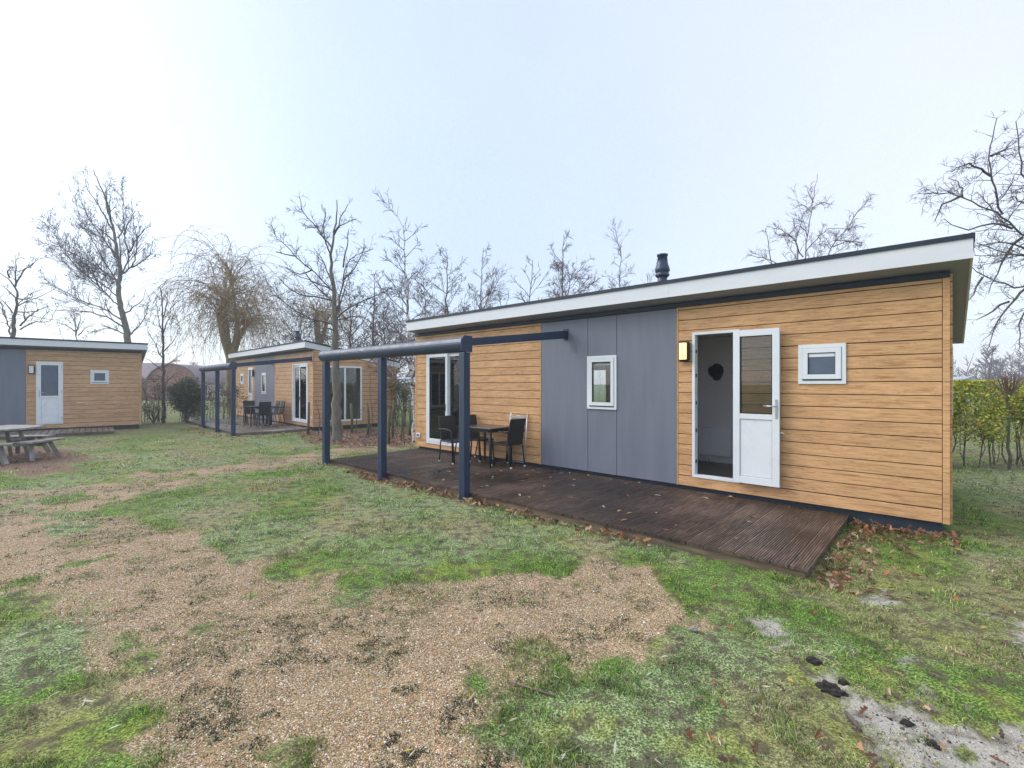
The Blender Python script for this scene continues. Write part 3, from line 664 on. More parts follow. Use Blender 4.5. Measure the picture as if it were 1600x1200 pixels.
# ------------------------------------------------------------------ pergolas
def pergola(Cn, rot, mirror, label, us, v, uend):
    root = empty('pergola', Cn, rot, label, 'pergola')
    X = (lambda u: -(LEN-u)) if mirror else (lambda u: -u)
    for u in us:
        p = MB().box(X(u)-.058, X(u)+.058, v-.058, v+.058, -.08, 2.10).build('post', M['navy'], root, bevel=.008, seg=2)
    a, b_ = min(X(us[0]), X(us[-1]))-.10, max(X(us[0]), X(us[-1]))+.06
    # gutter beam: half-round front
    prof = []
    for j in range(13):
        t_ = -math.pi/2+math.pi*j/12; prof.append((v-.03-.085*math.cos(t_), 2.215+.105*math.sin(t_)))
    prof += [(v+.075, 2.32), (v+.075, 2.11)]
    MB().prism(prof, 'x', a, b_).build('front_beam', M['navy'], root)
    MB().prism([(p[0]*1.0, p[1]) for p in [(v-.125, 2.11), (v+.085, 2.10), (v+.085, 2.335), (v-.06, 2.34), (v-.125, 2.28)]], 'x', b_+.001, b_+.016).build('end_cap', M['navy'], root, bevel=.003)
    for side, (ua, ue) in enumerate(((us[0], uend), (us[-1], us[-1]))):
        x0, x1 = X(ua), X(ue)
        q = MB(); nb = 0; hw = .03
        ys_ = [(v+.09, x0, 2.20, 2.31), (-.035, x1, 2.46, 2.60)]
        vs = []
        for (yy, xx, z0, z1) in ys_: vs += [(xx-hw, yy, z0), (xx+hw, yy, z0), (xx+hw, yy, z1), (xx-hw, yy, z1)]
        q.v = vs; q.f = [[0, 3, 2, 1], [4, 5, 6, 7], [0, 1, 5, 4], [1, 2, 6, 5], [2, 3, 7, 6], [3, 0, 4, 7]]; q.sm = [False]*6
        q.build('side_beam', M['navy'], root, bevel=.004)
        MB().box(x1-.05, x1+.05, -.033, -.0215, 2.43, 2.63).build('wall_bracket', M['navy'], root)
    return root
pergola(C3, ROT3, False, 'dark blue three post pergola frame over the near cabin deck', [5.09, 7.22, 9.28], -2.38, 5.03)
root = pergola(C2, ROT2, True, 'dark blue pergola frame in front of the middle cabin', [9.36, 7.40, 5.33], -2.45, 9.36)

# ------------------------------------------------------------------ furniture
def chair(loc, rz, label, group=None, cast=True):
    r = empty('garden_chair', loc, rz, label, 'chair', group)
    # faces +y; seat 0.45 high
    MB().box(-.22, .22, -.20, .24, .405, .44).build('seat', M['wicker'], r, bevel=.012, seg=2)
    q = MB(); pr = [(-.20, .42), (-.235, .62), (-.27, .80), (-.295, .90), (-.265, .905), (-.235, .80), (-.2, .62), (-.165, .42)]
    q.prism(pr, 'x', -.20, .20); q.build('backrest', M['wicker'], r, bevel=.012, seg=2)
    for s in (-1, 1):
        MB().tube([(s*.21, .22, .0), (s*.235, .235, .35), (s*.25, .235, .60), (s*.252, .19, .655), (s*.25, .0, .665), (s*.24, -.17, .655), (s*.215, -.235, .66)], .015, 6).build('armrest', M['black_metal'], r)
        l1 = MB().tube([(s*.18, -.27, .0), (s*.20, -.20, .40)], .014, 6).build('leg', M['black_metal'], r)
        l2 = MB().tube([(s*.155, .20, .0), (s*.19, .20, .40)], .013, 6).build('leg', M['black_metal'], r)
        MB().lathe([(.014, 0), (.018, .004), (.018, .022), (.012, .03)], 8, (s*.18, -.27, .0)).build('foot_cap', M['capwhite'], l1)
        MB().lathe([(.016, 0), (.019, .004), (.019, .022), (.014, .03)], 8, (s*.21, .22, .0)).build('foot_cap', M['capwhite'], l2)
    return r
def copy_tree(o, parent=None):
    c = o.copy(); COL.objects.link(c); c.parent = parent
    for ch in list(o.children): copy_tree(ch, c)
    return c
DZ = .106
def gpz(px, py, z): x, y = gp(px, py, z); return Vector((x, y, z))
ch0 = chair(at3(6.12, -.38, DZ), ROT3+R(88), 'black woven armchair right of the deck table with its back towards the grey panels')
def chair_at(loc, rz, label, group=None):
    c = copy_tree(ch0); c.location = loc; c.rotation_euler = (0, 0, rz); c['label'] = label
    if group: c['group'] = group
    return c
def table(loc, rz, label, sx, sy):
    r = empty('garden_table', loc, rz, label, 'table')
    MB().box(-sx, sx, -sy, sy, .70, .728).build('tabletop', M['tabletop'], r, bevel=.006, seg=2)
    MB().ring(-sx+.05, sx-.05, 0, 1, .01, 0, 1) if False else None
    q = MB(); q.box(-sx+.06, sx-.06, -sy+.06, -sy+.08, .64, .698); q.box(-sx+.06, sx-.06, sy-.08, sy-.06, .64, .698); q.box(-sx+.06, -sx+.08, -sy+.081, sy-.081, .64, .698); q.box(sx-.08, sx-.06, -sy+.081, sy-.081, .64, .698)
    q.build('apron', M['black_metal'], r)
    for a in (-1, 1):
        for b_ in (-1, 1): MB().tube([(a*(sx-.055), b_*(sy-.055), 0), (a*(sx-.07), b_*(sy-.07), .70)], [.018, .032], 8).build('leg', M['black_metal'], r)
    return r
tb3 = table(at3(6.58, -.46, DZ), ROT3, 'dark rectangular garden table on the near deck between the black chairs', .42, .34)
chair_at(at3(7.22, -.74, DZ), ROT3-R(94), 'leftmost black woven armchair by the patio door, partly behind the blue post')
chair_at(at3(7.08, -.22, DZ), ROT3-R(86), 'black woven armchair close to the wall at the left end of the deck table')
# folded drying rack leaning on the wall
dr = empty('drying_rack', at3(6.14, -.015, DZ), ROT3, 'folded white metal drying rack leaning on the planks behind the right chair', 'drying rack')
q = MB()
for yy, xo in ((-.07, 0), (-.10, .05)):
    q.tube([(-.22+xo, yy-.04, 0), (-.22+xo, yy+.05, .98), ], .009, 6).tube([(.22+xo*.4, yy-.04, 0), (.22+xo*.4, yy+.05, .98)], .009, 6)
q.build('rack_frame', M['chrome_wire'], dr)
q = MB()
for j in range(9): zz = .05+j*.11; q.tube([(-.22, -.10+zz*.08, zz), (.22, -.10+zz*.08, zz)], .005, 5)
for j in range(3): q.box(-.21, .21, -.075, -.062, .72+j*.085, .755+j*.085)
q.build('rung', M['chrome_wire'], dr, kind='stuff')
# middle cabin furniture
def at2(xl, v, z=0):
    c_, s_ = math.cos(ROT2), math.sin(ROT2); return Vector((C2.x+xl*c_-v*s_, C2.y+xl*s_+v*c_, z))
table(at2(-2.75, -1.0, DZ), ROT2, 'dark garden table on the middle cabin deck', .42, .38)
for dx, dv, rr, lab in ((-.62, -.05, -90, 'black armchair at the left end of the middle cabin table'), (.62, .0, 90, 'black armchair at the right end of the middle cabin table'),
                        (-.25, .55, 180, 'black armchair behind the middle cabin table on its left'), (.3, .55, 180, 'black armchair behind the middle cabin table on its right')):
    chair_at(at2(-2.75+dx, -1.0+dv, DZ), ROT2+R(rr), lab)
# picnic table
pt = empty('picnic_table', (-11.3, 10.3, 0), 0, 'weathered grey round picnic table with attached benches at the left edge', 'picnic table')
for j in range(8):
    y0 = -.74+j*.186; hw = math.sqrt(max(.02, .78**2-(y0+.09)**2)); MB().box(-hw, hw, y0, y0+.178, .66, .70).build('plank', M['grey_wood'], pt, bevel=.004)
for a in (20, 110, 200, 290):
    q = MB(); ca, sa = math.cos(R(a)), math.sin(R(a)); q.tube([(ca*.62, sa*.62, 0), (ca*.45, sa*.45, .658)], .045, 4, smooth=False); q.build('leg', M['grey_wood'], pt)
for a in (-50, 5, 100, 160, 230):
    be = MB(); c_, s_ = math.cos(R(a)), math.sin(R(a))
    bo = bpy.data.objects.new('bench', None); COL.objects.link(bo); bo.parent = pt; bo.location = (c_*.98, s_*.98, 0); bo.rotation_euler = (0, 0, R(a))
    for k_ in range(3): MB().box(-.16+k_*.11, -.16+k_*.11+.104, -.42, .42, .385, .425).build('plank', M['grey_wood'], bo, bevel=.004)
    for s in (-1, 1): MB().tube([(.10, s*.33, 0), (-.02, s*.22, .384)], .055, 4, smooth=False).build('leg', M['grey_wood'], bo)
    MB().box(-.55, .10, -.03, .03, .29, .383).build('brace', M['grey_wood'], bo)

# ------------------------------------------------------------------ trees: tubes gathered in numpy, trunk and crown kept apart
class Tubes:
    def __init__(s): s.V = []; s.F = []; s.n = 0
    def add(s, P, r, k):
        P = np.asarray(P, float); m = len(P); r = np.asarray(r, float)
        T = np.gradient(P, axis=0); T /= np.linalg.norm(T, axis=1, keepdims=True)+1e-9
        ref = np.array([0, 0, 1.]) if abs(T[0, 2]) < .8 else np.array([1., 0, 0])
        U = np.cross(T, ref); U /= np.linalg.norm(U, axis=1, keepdims=True)+1e-9; Vv = np.cross(U, T)
        a = np.arange(k)*2*np.pi/k
        ring = P[:, None]+r[:, None, None]*(np.cos(a)[None, :, None]*U[:, None]+np.sin(a)[None, :, None]*Vv[:, None])
        s.V.append(ring.reshape(-1, 3))
        i = np.arange(m-1)[:, None]*k; j = np.arange(k)[None]; j2 = (j+1) % k
        f = np.stack([i+j, i+j2, i+k+j2, i+k+j], -1).reshape(-1, 4)+s.n
        s.F.append(f); s.n += m*k
    def link(s, name, m, parent, kind=None):
        if not s.V: return None
        me = npmesh(name, np.concatenate(s.V), np.concatenate(s.F), M[m], None, True, 4); return link(name, me, parent, kind=kind)
def rot_about(v, axis, ang):
    axis = axis/(np.linalg.norm(axis)+1e-9); return v*math.cos(ang)+np.cross(axis, v)*math.sin(ang)+axis*np.dot(axis, v)*(1-math.cos(ang))
def resample(P, step):
    P = np.asarray(P, float); d = np.r_[0, np.cumsum(np.linalg.norm(np.diff(P, axis=0), axis=1))]
    n_ = max(3, int(d[-1]/step)+1); t_ = np.linspace(0, d[-1], n_)
    # catmull-like smoothing by cubic hermite through numpy interpolation of a blurred line
    Q = np.stack([np.interp(t_, d, P[:, i]) for i in range(3)], 1)
    for _ in range(2): Q[1:-1] = (Q[:-2]+2*Q[1:-1]+Q[2:])/4
    return Q
class Tree:
    def __init__(s, g, **k):
        s.g = g; s.tr = Tubes(); s.cr = Tubes()
        s.p = dict(levels=3, dens=(2.6, 5, 7), len_=(.45, .42, .4), ang=(48, 45, 42), up=.25, droop=0, wob=.16, twig=.005, minlen=.10, leaves=0); s.p.update(k); s.tips = []; s.budget = s.p.get('budget', 9000)
    def branch(s, p0, dir_, length, r0, lvl):
        """a wandering branch; returns its points"""
        p = s.p; n_ = max(3, min(9, int(length/.16)+2)); P = [np.array(p0, float)]; d = dir_/np.linalg.norm(dir_); st = length/(n_-1)
        for i in range(n_-1):
            d = d+s.g.normal(0, p['wob'], 3)*(.8 if lvl else .5); d[2] += (p['up']-p['droop']*(i/n_)*(1.2 if lvl >= 2 else .5))*st*1.1
            d /= np.linalg.norm(d); P.append(P[-1]+d*st)
        P = np.array(P); r1 = max(p['twig']*.5, r0*.3); r = np.linspace(r0, r1, n_)
        s.cr.add(P, r, 4 if r0 > .02 else 3); s.tips.append(P[-1])
        if lvl < p['levels']: s.kids(P, r, lvl+1, .18)
        return P
    def kids(s, P, r, lvl, start=.25, dens=None, lens=None):
        p = s.p; i_ = min(lvl-1, len(p['dens'])-1); dd = dens or p['dens'][i_]
        seg = np.linalg.norm(np.diff(P, axis=0), axis=1); Lt = seg.sum(); cum = np.r_[0, np.cumsum(seg)]
        cnt = s.g.poisson(dd*Lt*(1-start)) if Lt*dd > 2 else int(s.g.random() < Lt*dd)+1
        for _ in range(cnt):
            if s.budget <= 0: return
            t_ = start+(1-start)*s.g.random(); a = t_*Lt; j = min(len(seg)-1, np.searchsorted(cum, a)-1); j = max(j, 0)
            q = P[j]+(P[j+1]-P[j])*((a-cum[j])/(seg[j]+1e-9)); T = (P[j+1]-P[j])/(seg[j]+1e-9); rr = r[j]
            ax = s.g.normal(0, 1, 3); ax -= T*np.dot(ax, T)
            ang = R(p['ang'][min(i_, len(p['ang'])-1)]*s.g.uniform(.7, 1.3)); dv = rot_about(T, ax, ang)
            ll = (lens or p['len_'][min(i_, len(p['len_'])-1)]*Lt)*s.g.uniform(.45, 1.15)*(1.15-.75*t_)
            if ll < p['minlen']: ll = p['minlen']*s.g.uniform(.8, 1.5)
            s.budget -= 1
            s.branch(q, dv, ll, max(p['twig'], min(rr*.6, ll*.016+.003)), lvl)
    def limb(s, pts, r0, r1, lvl=1, dens=None, trunk=False, start=.12, lens=None, k=7):
        Q = resample(pts, .22); Q[1:-1] += s.g.normal(0, .018, Q[1:-1].shape)
        r = r1+(r0-r1)*(1-np.linspace(0, 1, len(Q)))**1.15
        (s.tr if trunk else s.cr).add(Q, r, k if trunk else 5); s.tips.append(Q[-1])
        if lvl is not None: s.kids(Q, r, lvl, start, dens, lens)
        return Q
    def done(s, name, label, cat, bark_, twig_, group=None, base=(0, 0, 0)):
        # geometry is moved so that the tree's origin is at its foot
        b_ = np.array(base, float)
        for T in (s.tr, s.cr):
            T.V = [v-b_ for v in T.V]
        root = empty(name, tuple(base), 0, label, cat, group)
        s.tr.link('trunk', bark_, root); s.cr.link('branches', twig_, root)
        return root
def px3(px, py, Y, dy=0.0):
    """where the sight line through a photo point meets depth Y+dy"""
    YY = Y+dy; return ((px-800)/F*YY, YY, CAMH-(py-600)/F*YY)
def traced(Y, pts, conv, g, spread=.0, total=1.0):
    """limb points: start at the trunk plane, wander off in depth"""
    n_ = len(pts); o = g.uniform(-1, 1)*spread
    return [px3(*conv(*q), Y, o*(i/(max(1, n_-1)))) for i, q in enumerate(pts)]
def z5(x, y): return (60+x/3.87, 250+y/3.87)
def z6(x, y): return (400+x/4, 300+y/4)
def z7(x, y): return (1160+x/3.157, 180+y/3.157)
def z8(x, y): return (1440+x/3.157, 180+y/3.157)
def z9(x, y): return (x/6.667, 380+y/6.667)
def tree_from(Y, conv, trunk, limbs, seed, base_px, r0, name, label, bark_, twig_, rl=.05, spread=1.6, group=None, r_top=.02, ground_z=0, **kw):
    g = np.random.default_rng(seed); T = Tree(g, **kw)
    bx = (base_px-800)/F*Y; tp = [(bx, Y, ground_z-.05)]+[px3(*conv(*q), Y) for q in trunk]
    T.limb(tp, r0, r_top, 1, kw.get('tdens', .8), True, start=.45)
    for i, lb in enumerate(limbs):
        pts = traced(Y, lb, conv, g, spread)
        T.limb(pts, rl*g.uniform(.8, 1.1), .008, 1, None, False)
    return T.done(name, label, 'tree', bark_, twig_, group, (bx, Y, ground_z))
# tall maple behind the left cabin
tree_from(25, z5, [(550, 1160), (535, 1060), (515, 960), (490, 850), (480, 770), (500, 690), (480, 600), (468, 500), (455, 430), (425, 330), (400, 200), (375, 165), (335, 60)],
 [[(505, 685), (540, 620), (545, 560), (520, 450), (515, 330), (515, 200), (500, 130)], [(505, 690), (560, 650), (590, 600), (600, 480), (575, 380), (562, 250)], [(565, 650), (640, 610), (680, 560), (690, 490)],
  [(480, 745), (400, 620), (320, 470), (260, 370), (238, 300), (222, 220), (245, 150)], [(470, 590), (390, 470), (300, 350), (270, 280), (240, 210)], [(455, 490), (350, 400), (300, 360)],
  [(482, 740), (400, 680), (300, 610), (200, 560), (120, 520), (20, 500)], [(500, 900), (380, 780), (270, 680), (150, 560), (90, 440), (45, 395)], [(495, 840), (400, 760), (280, 690), (120, 620), (30, 540)],
  [(508, 970), (400, 900), (250, 850), (120, 770), (0, 740)], [(512, 1010), (420, 950), (300, 915), (180, 910), (60, 905)], [(550, 1060), (590, 1020), (620, 985), (652, 950), (672, 830)],
  [(455, 435), (350, 250), (300, 190), (270, 70)], [(440, 370), (420, 250), (400, 190), (440, 130)], [(520, 450), (560, 340), (600, 290), (610, 330)], [(480, 470), (520, 430), (510, 300), (505, 230)],
  [(545, 560), (590, 480), (640, 420), (680, 400)], [(505, 940), (560, 900), (640, 840), (650, 780)], [(535, 1060), (430, 1010), (330, 1040), (280, 1060)]],
 5, 207, .23, 'bare_tree', 'tall slender bare tree rising behind the left edge cabin', 'bark_grey', 'bark_dark', rl=.042, spread=2.4, dens=(5, 6.5, 7), len_=(.34, .44, .46), ang=(38, 40, 40), up=.5, levels=3, wob=.09, twig=.0085, budget=12000, tdens=.9)
# left edge tree
tree_from(24, z9, [(125, 1010), (140, 850), (150, 720), (185, 590), (165, 450), (95, 370), (0, 310)],
 [[(110, 950), (70, 800), (45, 740), (0, 660)], [(60, 770), (20, 640), (-60, 520)], [(160, 450), (185, 380), (250, 270), (330, 240), (400, 150)], [(165, 440), (170, 330), (150, 220), (200, 110)],
  [(150, 720), (280, 715), (450, 715)], [(210, 860), (320, 740), (400, 690), (560, 640)], [(210, 900), (330, 820), (470, 825), (540, 825), (560, 720), (620, 630)], [(185, 580), (290, 590), (350, 570), (330, 520)],
  [(180, 580), (80, 480), (0, 430)], [(130, 730), (50, 600), (-40, 540)], [(100, 360), (70, 300), (120, 240)]],
 8, 19, .2, 'bare_tree', 'spreading bare tree cut by the left edge behind the cabin flue', 'bark_mid', 'bark_dark', rl=.044, spread=2, dens=(4.4, 5.5, 6), up=.2, twig=.0085, budget=8000, wob=.14)
# faint small tree
tree_from(34, z5, [(232, 1110), (222, 1000), (215, 920)], [[(225, 1060), (250, 980), (262, 910)], [(228, 1000), (200, 940), (170, 900)], [(225, 1040), (160, 990), (140, 1000)], [(240, 1060), (300, 1000), (330, 990)]],
 9, 122, .08, 'bare_tree', 'small faint bare tree far behind the middle of the left cabin roof', 'bark_mid', 'twig', rl=.05, dens=(2.4, 3, 3.5), twig=.012, budget=900)
# thin tree between the cabins
tree_from(20, lambda x, y: (x, y), [(256, 610), (255, 560), (254, 520), (255, 490), (251, 450)],
 [[(255, 560), (243, 540), (233, 520)], [(255, 550), (270, 535), (280, 520)], [(255, 580), (240, 566), (226, 560)], [(255, 575), (275, 560), (285, 552)], [(255, 530), (248, 500), (243, 465)], [(255, 520), (264, 500), (268, 480)], [(256, 600), (268, 585), (283, 580)], [(256, 590), (236, 585), (228, 590)], [(254, 500), (262, 470), (262, 455)]],
 10, 256, .075, 'bare_tree', 'thin upright bare tree standing between the left and middle cabins', 'bark_dark', 'twig', rl=.028, spread=.9, dens=(5, 6, 6.5), twig=.0075, budget=2000, up=.4, wob=.2)
# big tree before the middle cabin
tree_from(13.57, z6, [(505, 1400), (502, 1150), (497, 980), (488, 800), (490, 740), (480, 600), (470, 450), (475, 330), (490, 250), (505, 150), (505, 50)],
 [[(480, 620), (350, 490), (240, 400), (175, 335), (100, 240), (92, 190)], [(475, 350), (410, 270), (350, 190), (290, 130), (272, 30)], [(488, 270), (520, 200), (590, 190), (628, 170)], [(490, 250), (540, 150), (575, 75)],
  [(480, 680), (400, 650), (330, 655), (220, 630), (140, 530)], [(488, 830), (380, 800), (280, 770), (200, 720), (130, 620), (60, 560)], [(495, 745), (540, 610), (545, 470), (600, 400), (680, 375), (735, 355)],
  [(545, 470), (570, 320), (582, 230)], [(505, 790), (560, 720), (650, 685), (750, 660), (860, 590)], [(480, 600), (440, 480), (400, 400), (360, 350)], [(470, 400), (430, 320), (415, 220), (430, 100)], [(545, 550), (620, 480), (670, 400), (675, 290)],
  [(485, 620), (350, 560), (240, 520), (180, 470)], [(345, 490), (250, 520), (190, 470)], [(240, 400), (170, 395), (125, 375)], [(490, 870), (430, 840), (380, 880)], [(500, 800), (590, 760), (690, 800), (740, 830)]],
 12, 527, .155, 'bare_tree', 'large bare tree with its grey trunk before the window of the middle cabin', 'bark_grey', 'bark_dark', rl=.026, spread=1.4, r_top=.012, dens=(7.5, 9, 9), len_=(.30, .42, .45), ang=(46, 44, 42), up=.35, wob=.11, twig=.0052, minlen=.10, budget=20000, tdens=1.0)
# birches and others behind
def auto_tree(px, top, Y, seed, name, label, bark_='bark_mid', twig_='twig', r=.09, n_l=14, lean=0, spread=.28, start=.3, group=None, curve=0, rise=.9, **kw):
    n_l = int(n_l*1.7); g = np.random.default_rng(seed); T = Tree(g, **kw); x = (px-800)/F*Y; H = CAMH+(600-top)/F*Y
    pts = [(x, Y, -.05)]+[(x+lean*(t_**1.3)+g.normal(0, .04*H/8), Y+g.normal(0, .05), H*t_) for t_ in (.2, .4, .6, .8, 1)]
    Q = T.limb(pts, r, .01, 1, .6, True, start=.5, k=6)
    for i in range(n_l):
        t_ = start+(1-start)*(i+g.random()*.7)/n_l; j = int(t_*(len(Q)-1)); a = g.uniform(0, 2*np.pi); ln = H*spread*1.25*(1.12-t_)*g.uniform(.7, 1.15)
        p = Q[j]; q = [tuple(p)]
        for s_ in (.25, .5, .75, 1): q.append((p[0]+math.cos(a)*ln*s_**.85, p[1]+math.sin(a)*ln*s_**.85, p[2]+ln*rise*(s_**1.1)-curve*ln*max(0, s_-.5)**1.5*2))
        T.limb(q, max(.012, r*.36*(1.1-t_)), .005, 1, None, False)
    return T.done(name, label, 'tree', bark_, twig_, group, (x, Y, 0))
BK = dict(dens=(9, 10, 9), len_=(.46, .50, .48), ang=(32, 34, 34), up=-.05, droop=.9, wob=.13, twig=.0058, minlen=.12, budget=9000)
auto_tree(648, 352, 13.2, 21, 'birch_tree', 'white trunked birch standing close to the left end of the near cabin', 'bark_birch', 'twig_birch', .085, 17, -.32, .24, .22, **BK)
BB = dict(BK); BB.update(twig=.0066, budget=8000)
auto_tree(668, 415, 19, 22, 'birch_tree', 'slim bare birch just right of the white trunked birch', 'bark_birch', 'twig_birch', .07, 13, -.2, .22, .2, **BB)
auto_tree(701, 393, 17, 23, 'bare_tree', 'bare rounded tree above the left end of the near roof', 'bark_dark', 'bark_dark', .085, 14, -.1, .34, .28, **dict(dens=(6.6, 7, 7), up=.6, wob=.15, twig=.007, budget=7000))
auto_tree(745, 388, 20, 24, 'birch_tree', 'narrow pale birch between the two bare trees above the roof', 'bark_mid', 'twig_birch', .07, 13, .25, .17, .3, **BB)
auto_tree(820, 405, 16, 25, 'bare_tree', 'small sparse tree with few twigs over the near roof', 'bark_mid', 'twig', .05, 8, .2, .25, .45, **dict(dens=(3.4, 4.2, 5), up=.4, twig=.0075, budget=1200))
auto_tree(877, 366, 18, 26, 'birch_tree', 'full bare birch behind the middle of the near roof', 'bark_mid', 'twig_birch', .08, 18, .05, .26, .3, **BB)
auto_tree(966, 384, 19, 27, 'birch_tree', 'bare birch just left of the roof flue', 'bark_mid', 'twig_birch', .07, 14, .1, .22, .3, **BB)
auto_tree(1003, 425, 24, 28, 'birch_tree', 'faint low birch behind the roof flue', 'bark_mid', 'twig_birch', .06, 9, .3, .22, .3, **dict(BB, budget=1400))
tree_from(15, z7, [(300, 900), (305, 730), (320, 600), (345, 450), (360, 370), (370, 290)],
 [[(270, 760), (265, 620), (290, 500), (345, 440)], [(300, 700), (240, 590), (190, 560), (150, 560)], [(395, 740), (440, 640), (530, 550), (560, 470), (608, 438)], [(310, 680), (380, 590), (450, 550), (520, 560)], [(150, 770), (130, 640), (112, 560)],
  [(320, 600), (290, 520), (240, 560), (215, 620)], [(345, 460), (390, 420), (430, 440)], [(340, 480), (310, 430), (290, 440)], [(200, 760), (120, 700), (40, 690)], [(440, 650), (520, 620), (600, 630)], [(350, 430), (330, 380), (320, 370)], [(450, 620), (500, 600), (570, 640)]],
 31, 1256, .05, 'birch_tree', 'graceful arching bare birch above the right half of the near roof', 'bark_red', 'twig_birch', rl=.02, spread=.9, r_top=.006, dens=(8, 8, 8), len_=(.32, .42, .42), ang=(34, 36, 34), up=0, droop=.9, wob=.12, twig=.0056, minlen=.12, budget=7500, tdens=3.0)
# big tree past the right edge
tree_from(11, z8, [(800, 1100), (760, 900), (700, 760), (640, 560), (620, 300), (560, 100), (520, -60)],
 [[(640, 640), (560, 600), (505, 600), (450, 555), (400, 490), (300, 450), (200, 400), (170, 385), (80, 378), (10, 390)], [(400, 490), (370, 400), (335, 300), (335, 200), (350, 100), (372, 12)], [(710, 800), (600, 840), (505, 855), (400, 840), (300, 800), (245, 745)],
  [(520, 850), (430, 920), (370, 1020), (330, 1150)], [(450, 560), (380, 520), (280, 555), (200, 580), (110, 510)], [(700, 760), (560, 680), (440, 690), (340, 700), (260, 690)], [(640, 500), (560, 420), (500, 300), (480, 150), (465, 30)],
  [(190, 400), (120, 410), (80, 460), (65, 520)], [(340, 300), (270, 240), (200, 240), (150, 280)], [(345, 200), (400, 180), (450, 120)], [(560, 700), (480, 640), (400, 620), (300, 640)], [(620, 840), (520, 940), (470, 1040), (480, 1130)], [(430, 920), (380, 940), (300, 1000), (270, 1010)],
  [(200, 400), (190, 330), (130, 310)], [(620, 400), (560, 300), (540, 200), (560, 60)], [(500, 600), (440, 640), (380, 760), (330, 880)], [(620, 620), (560, 520), (500, 430), (440, 400)], [(300, 800), (260, 860), (225, 920)]],
 33, 1695, .22, 'bare_tree', 'large crooked bare tree reaching in from the right edge over the hedge', 'bark_grey', 'bark_dark', rl=.030, spread=1.2, r_top=.03, dens=(8.5, 10, 10), len_=(.28, .42, .45), ang=(55, 52, 50), up=.15, wob=.2, twig=.0042, minlen=.10, budget=24000, tdens=.5)
# dense brownish trees behind the big one
for i, (px, top, Y, sd_, lab) in enumerate(((548, 445, 19.5, 41, 'dense reddish bare tree close behind the right end of the middle cabin'), (585, 428, 21, 42, 'dense bare tree to the right behind the middle cabin roof'), (600, 470, 25, 44, 'low bare tree seen between the middle cabin and the birch'), (470, 470, 24, 45, 'low bare twiggy tree behind the middle cabin flue'))):
    auto_tree(px, top, Y, sd_, 'bare_tree', lab, 'bark_red', 'twig', .09, 22, 0, .36, .2, **dict(dens=(4.5, 5.5, 6), up=.25, wob=.2, twig=.009, budget=6000))
# willows
def willow(px, Y, heads, seed, label, base_px, scale=1.0, n_sh=46, n_hang=70):
    g = np.random.default_rng(seed); T = Tree(g, levels=1, twig=.008); lv = []; lc = []
    bx = (base_px-800)/F*Y
    fork = px3(px[0], px[1], Y)
    T.tr.add(resample([(bx, Y, -.05), ((bx+fork[0])/2, Y, fork[2]*.5), fork], .3), np.linspace(.36, .27, len(resample([(bx, Y, -.05), ((bx+fork[0])/2, Y, fork[2]*.5), fork], .3)))*scale, 9)
    for (hx, hy, dy, rr) in heads:
        h = px3(hx, hy, Y, dy); md = ((fork[0]*.5+h[0]*.5)+g.normal(0, .15), (fork[1]+h[1])/2, fork[2]*.5+h[2]*.5)
        Q = resample([fork, md, h], .3); T.tr.add(Q, np.linspace(rr*1.15, rr*.75, len(Q)), 7)
        for j in range(n_sh):
            a = g.uniform(0, 2*np.pi); el = g.uniform(.15, 1.45); ln = g.uniform(1.3, 3.4)*scale*(1.0 if el > .6 else .8)
            d = np.array([math.cos(a)*math.cos(el), math.sin(a)*math.cos(el), math.sin(el)]); P = [np.array(h)+g.normal(0, .1, 3)]
            n_ = 14; st = ln/8
            for i in range(n_):
                d = d+np.array([0, 0, -.02-.028*i])+g.normal(0, .07, 3)+np.array([math.cos(a), math.sin(a), 0])*.03; d /= np.linalg.norm(d); P.append(P[-1]+d*st)
                if P[-1][2] < 1.2: break
            P = np.array(P); T.cr.add(P, np.linspace(.018, .006, len(P)), 3)
            for _ in range(7):
                i = g.integers(2, len(P)); q = P[i]; dd = g.normal(0, .5, 3); dd[2] = g.uniform(-.5, .5); dd /= np.linalg.norm(dd); B = [q]
                lnn = g.uniform(.7, 2.7)*scale; 
                for k_ in range(6): dd = dd+np.array([0, 0, -.34])+g.normal(0, .06, 3); dd /= np.linalg.norm(dd); B.append(B[-1]+dd*lnn/6)
                B = np.array(B); 
                if B[-1][2] < .8: continue
                T.cr.add(B, np.linspace(.008, .005, 7), 3)
                for k_ in range(5):
                    qq = B[g.integers(1, 7)]+g.normal(0, .05, 3); lv.append(qq)
    root = T.done('willow_tree', label, 'tree', 'bark_willow', 'twig_willow', None, (bx, Y, 0))
    lv = np.array(lv)-np.array([bx, Y, 0]); n_ = len(lv); a = g.uniform(0, 2*np.pi, n_); sx = .015; lz = g.uniform(.06, .13, n_)
    V = np.stack([lv+np.stack([-sx*np.cos(a), -sx*np.sin(a), 0*a], 1), lv+np.stack([sx*np.cos(a), sx*np.sin(a), 0*a], 1), lv+np.stack([0*a, 0*a, -lz], 1)], 1).reshape(-1, 3)
    c0 = np.array([.34, .25, .08]); c1 = np.array([.30, .17, .06]); tt = g.random((n_, 1)); cc = np.repeat(c0*tt+c1*(1-tt), 3, 0)
    link('leaves', npmesh('leaves', V, np.arange(n_*3).reshape(-1, 3), M['leafmat'], {'tint': cc}), root, kind='stuff')
    return root
willow((362, 560), 26, [(343, 490, .3, .24), (371, 505, -.7, .15), (386, 505, .5, .14), (352, 470, -.3, .12), (362, 440, .2, .08)], 51, 'big golden brown weeping willow behind the flue of the middle cabin', 366, 1.0, 40)
willow((500, 540), 29, [(495, 490, 0, .18), (510, 505, .4, .14)], 52, 'smaller yellowish weeping willow behind the middle cabin roof', 500, .85, 34)

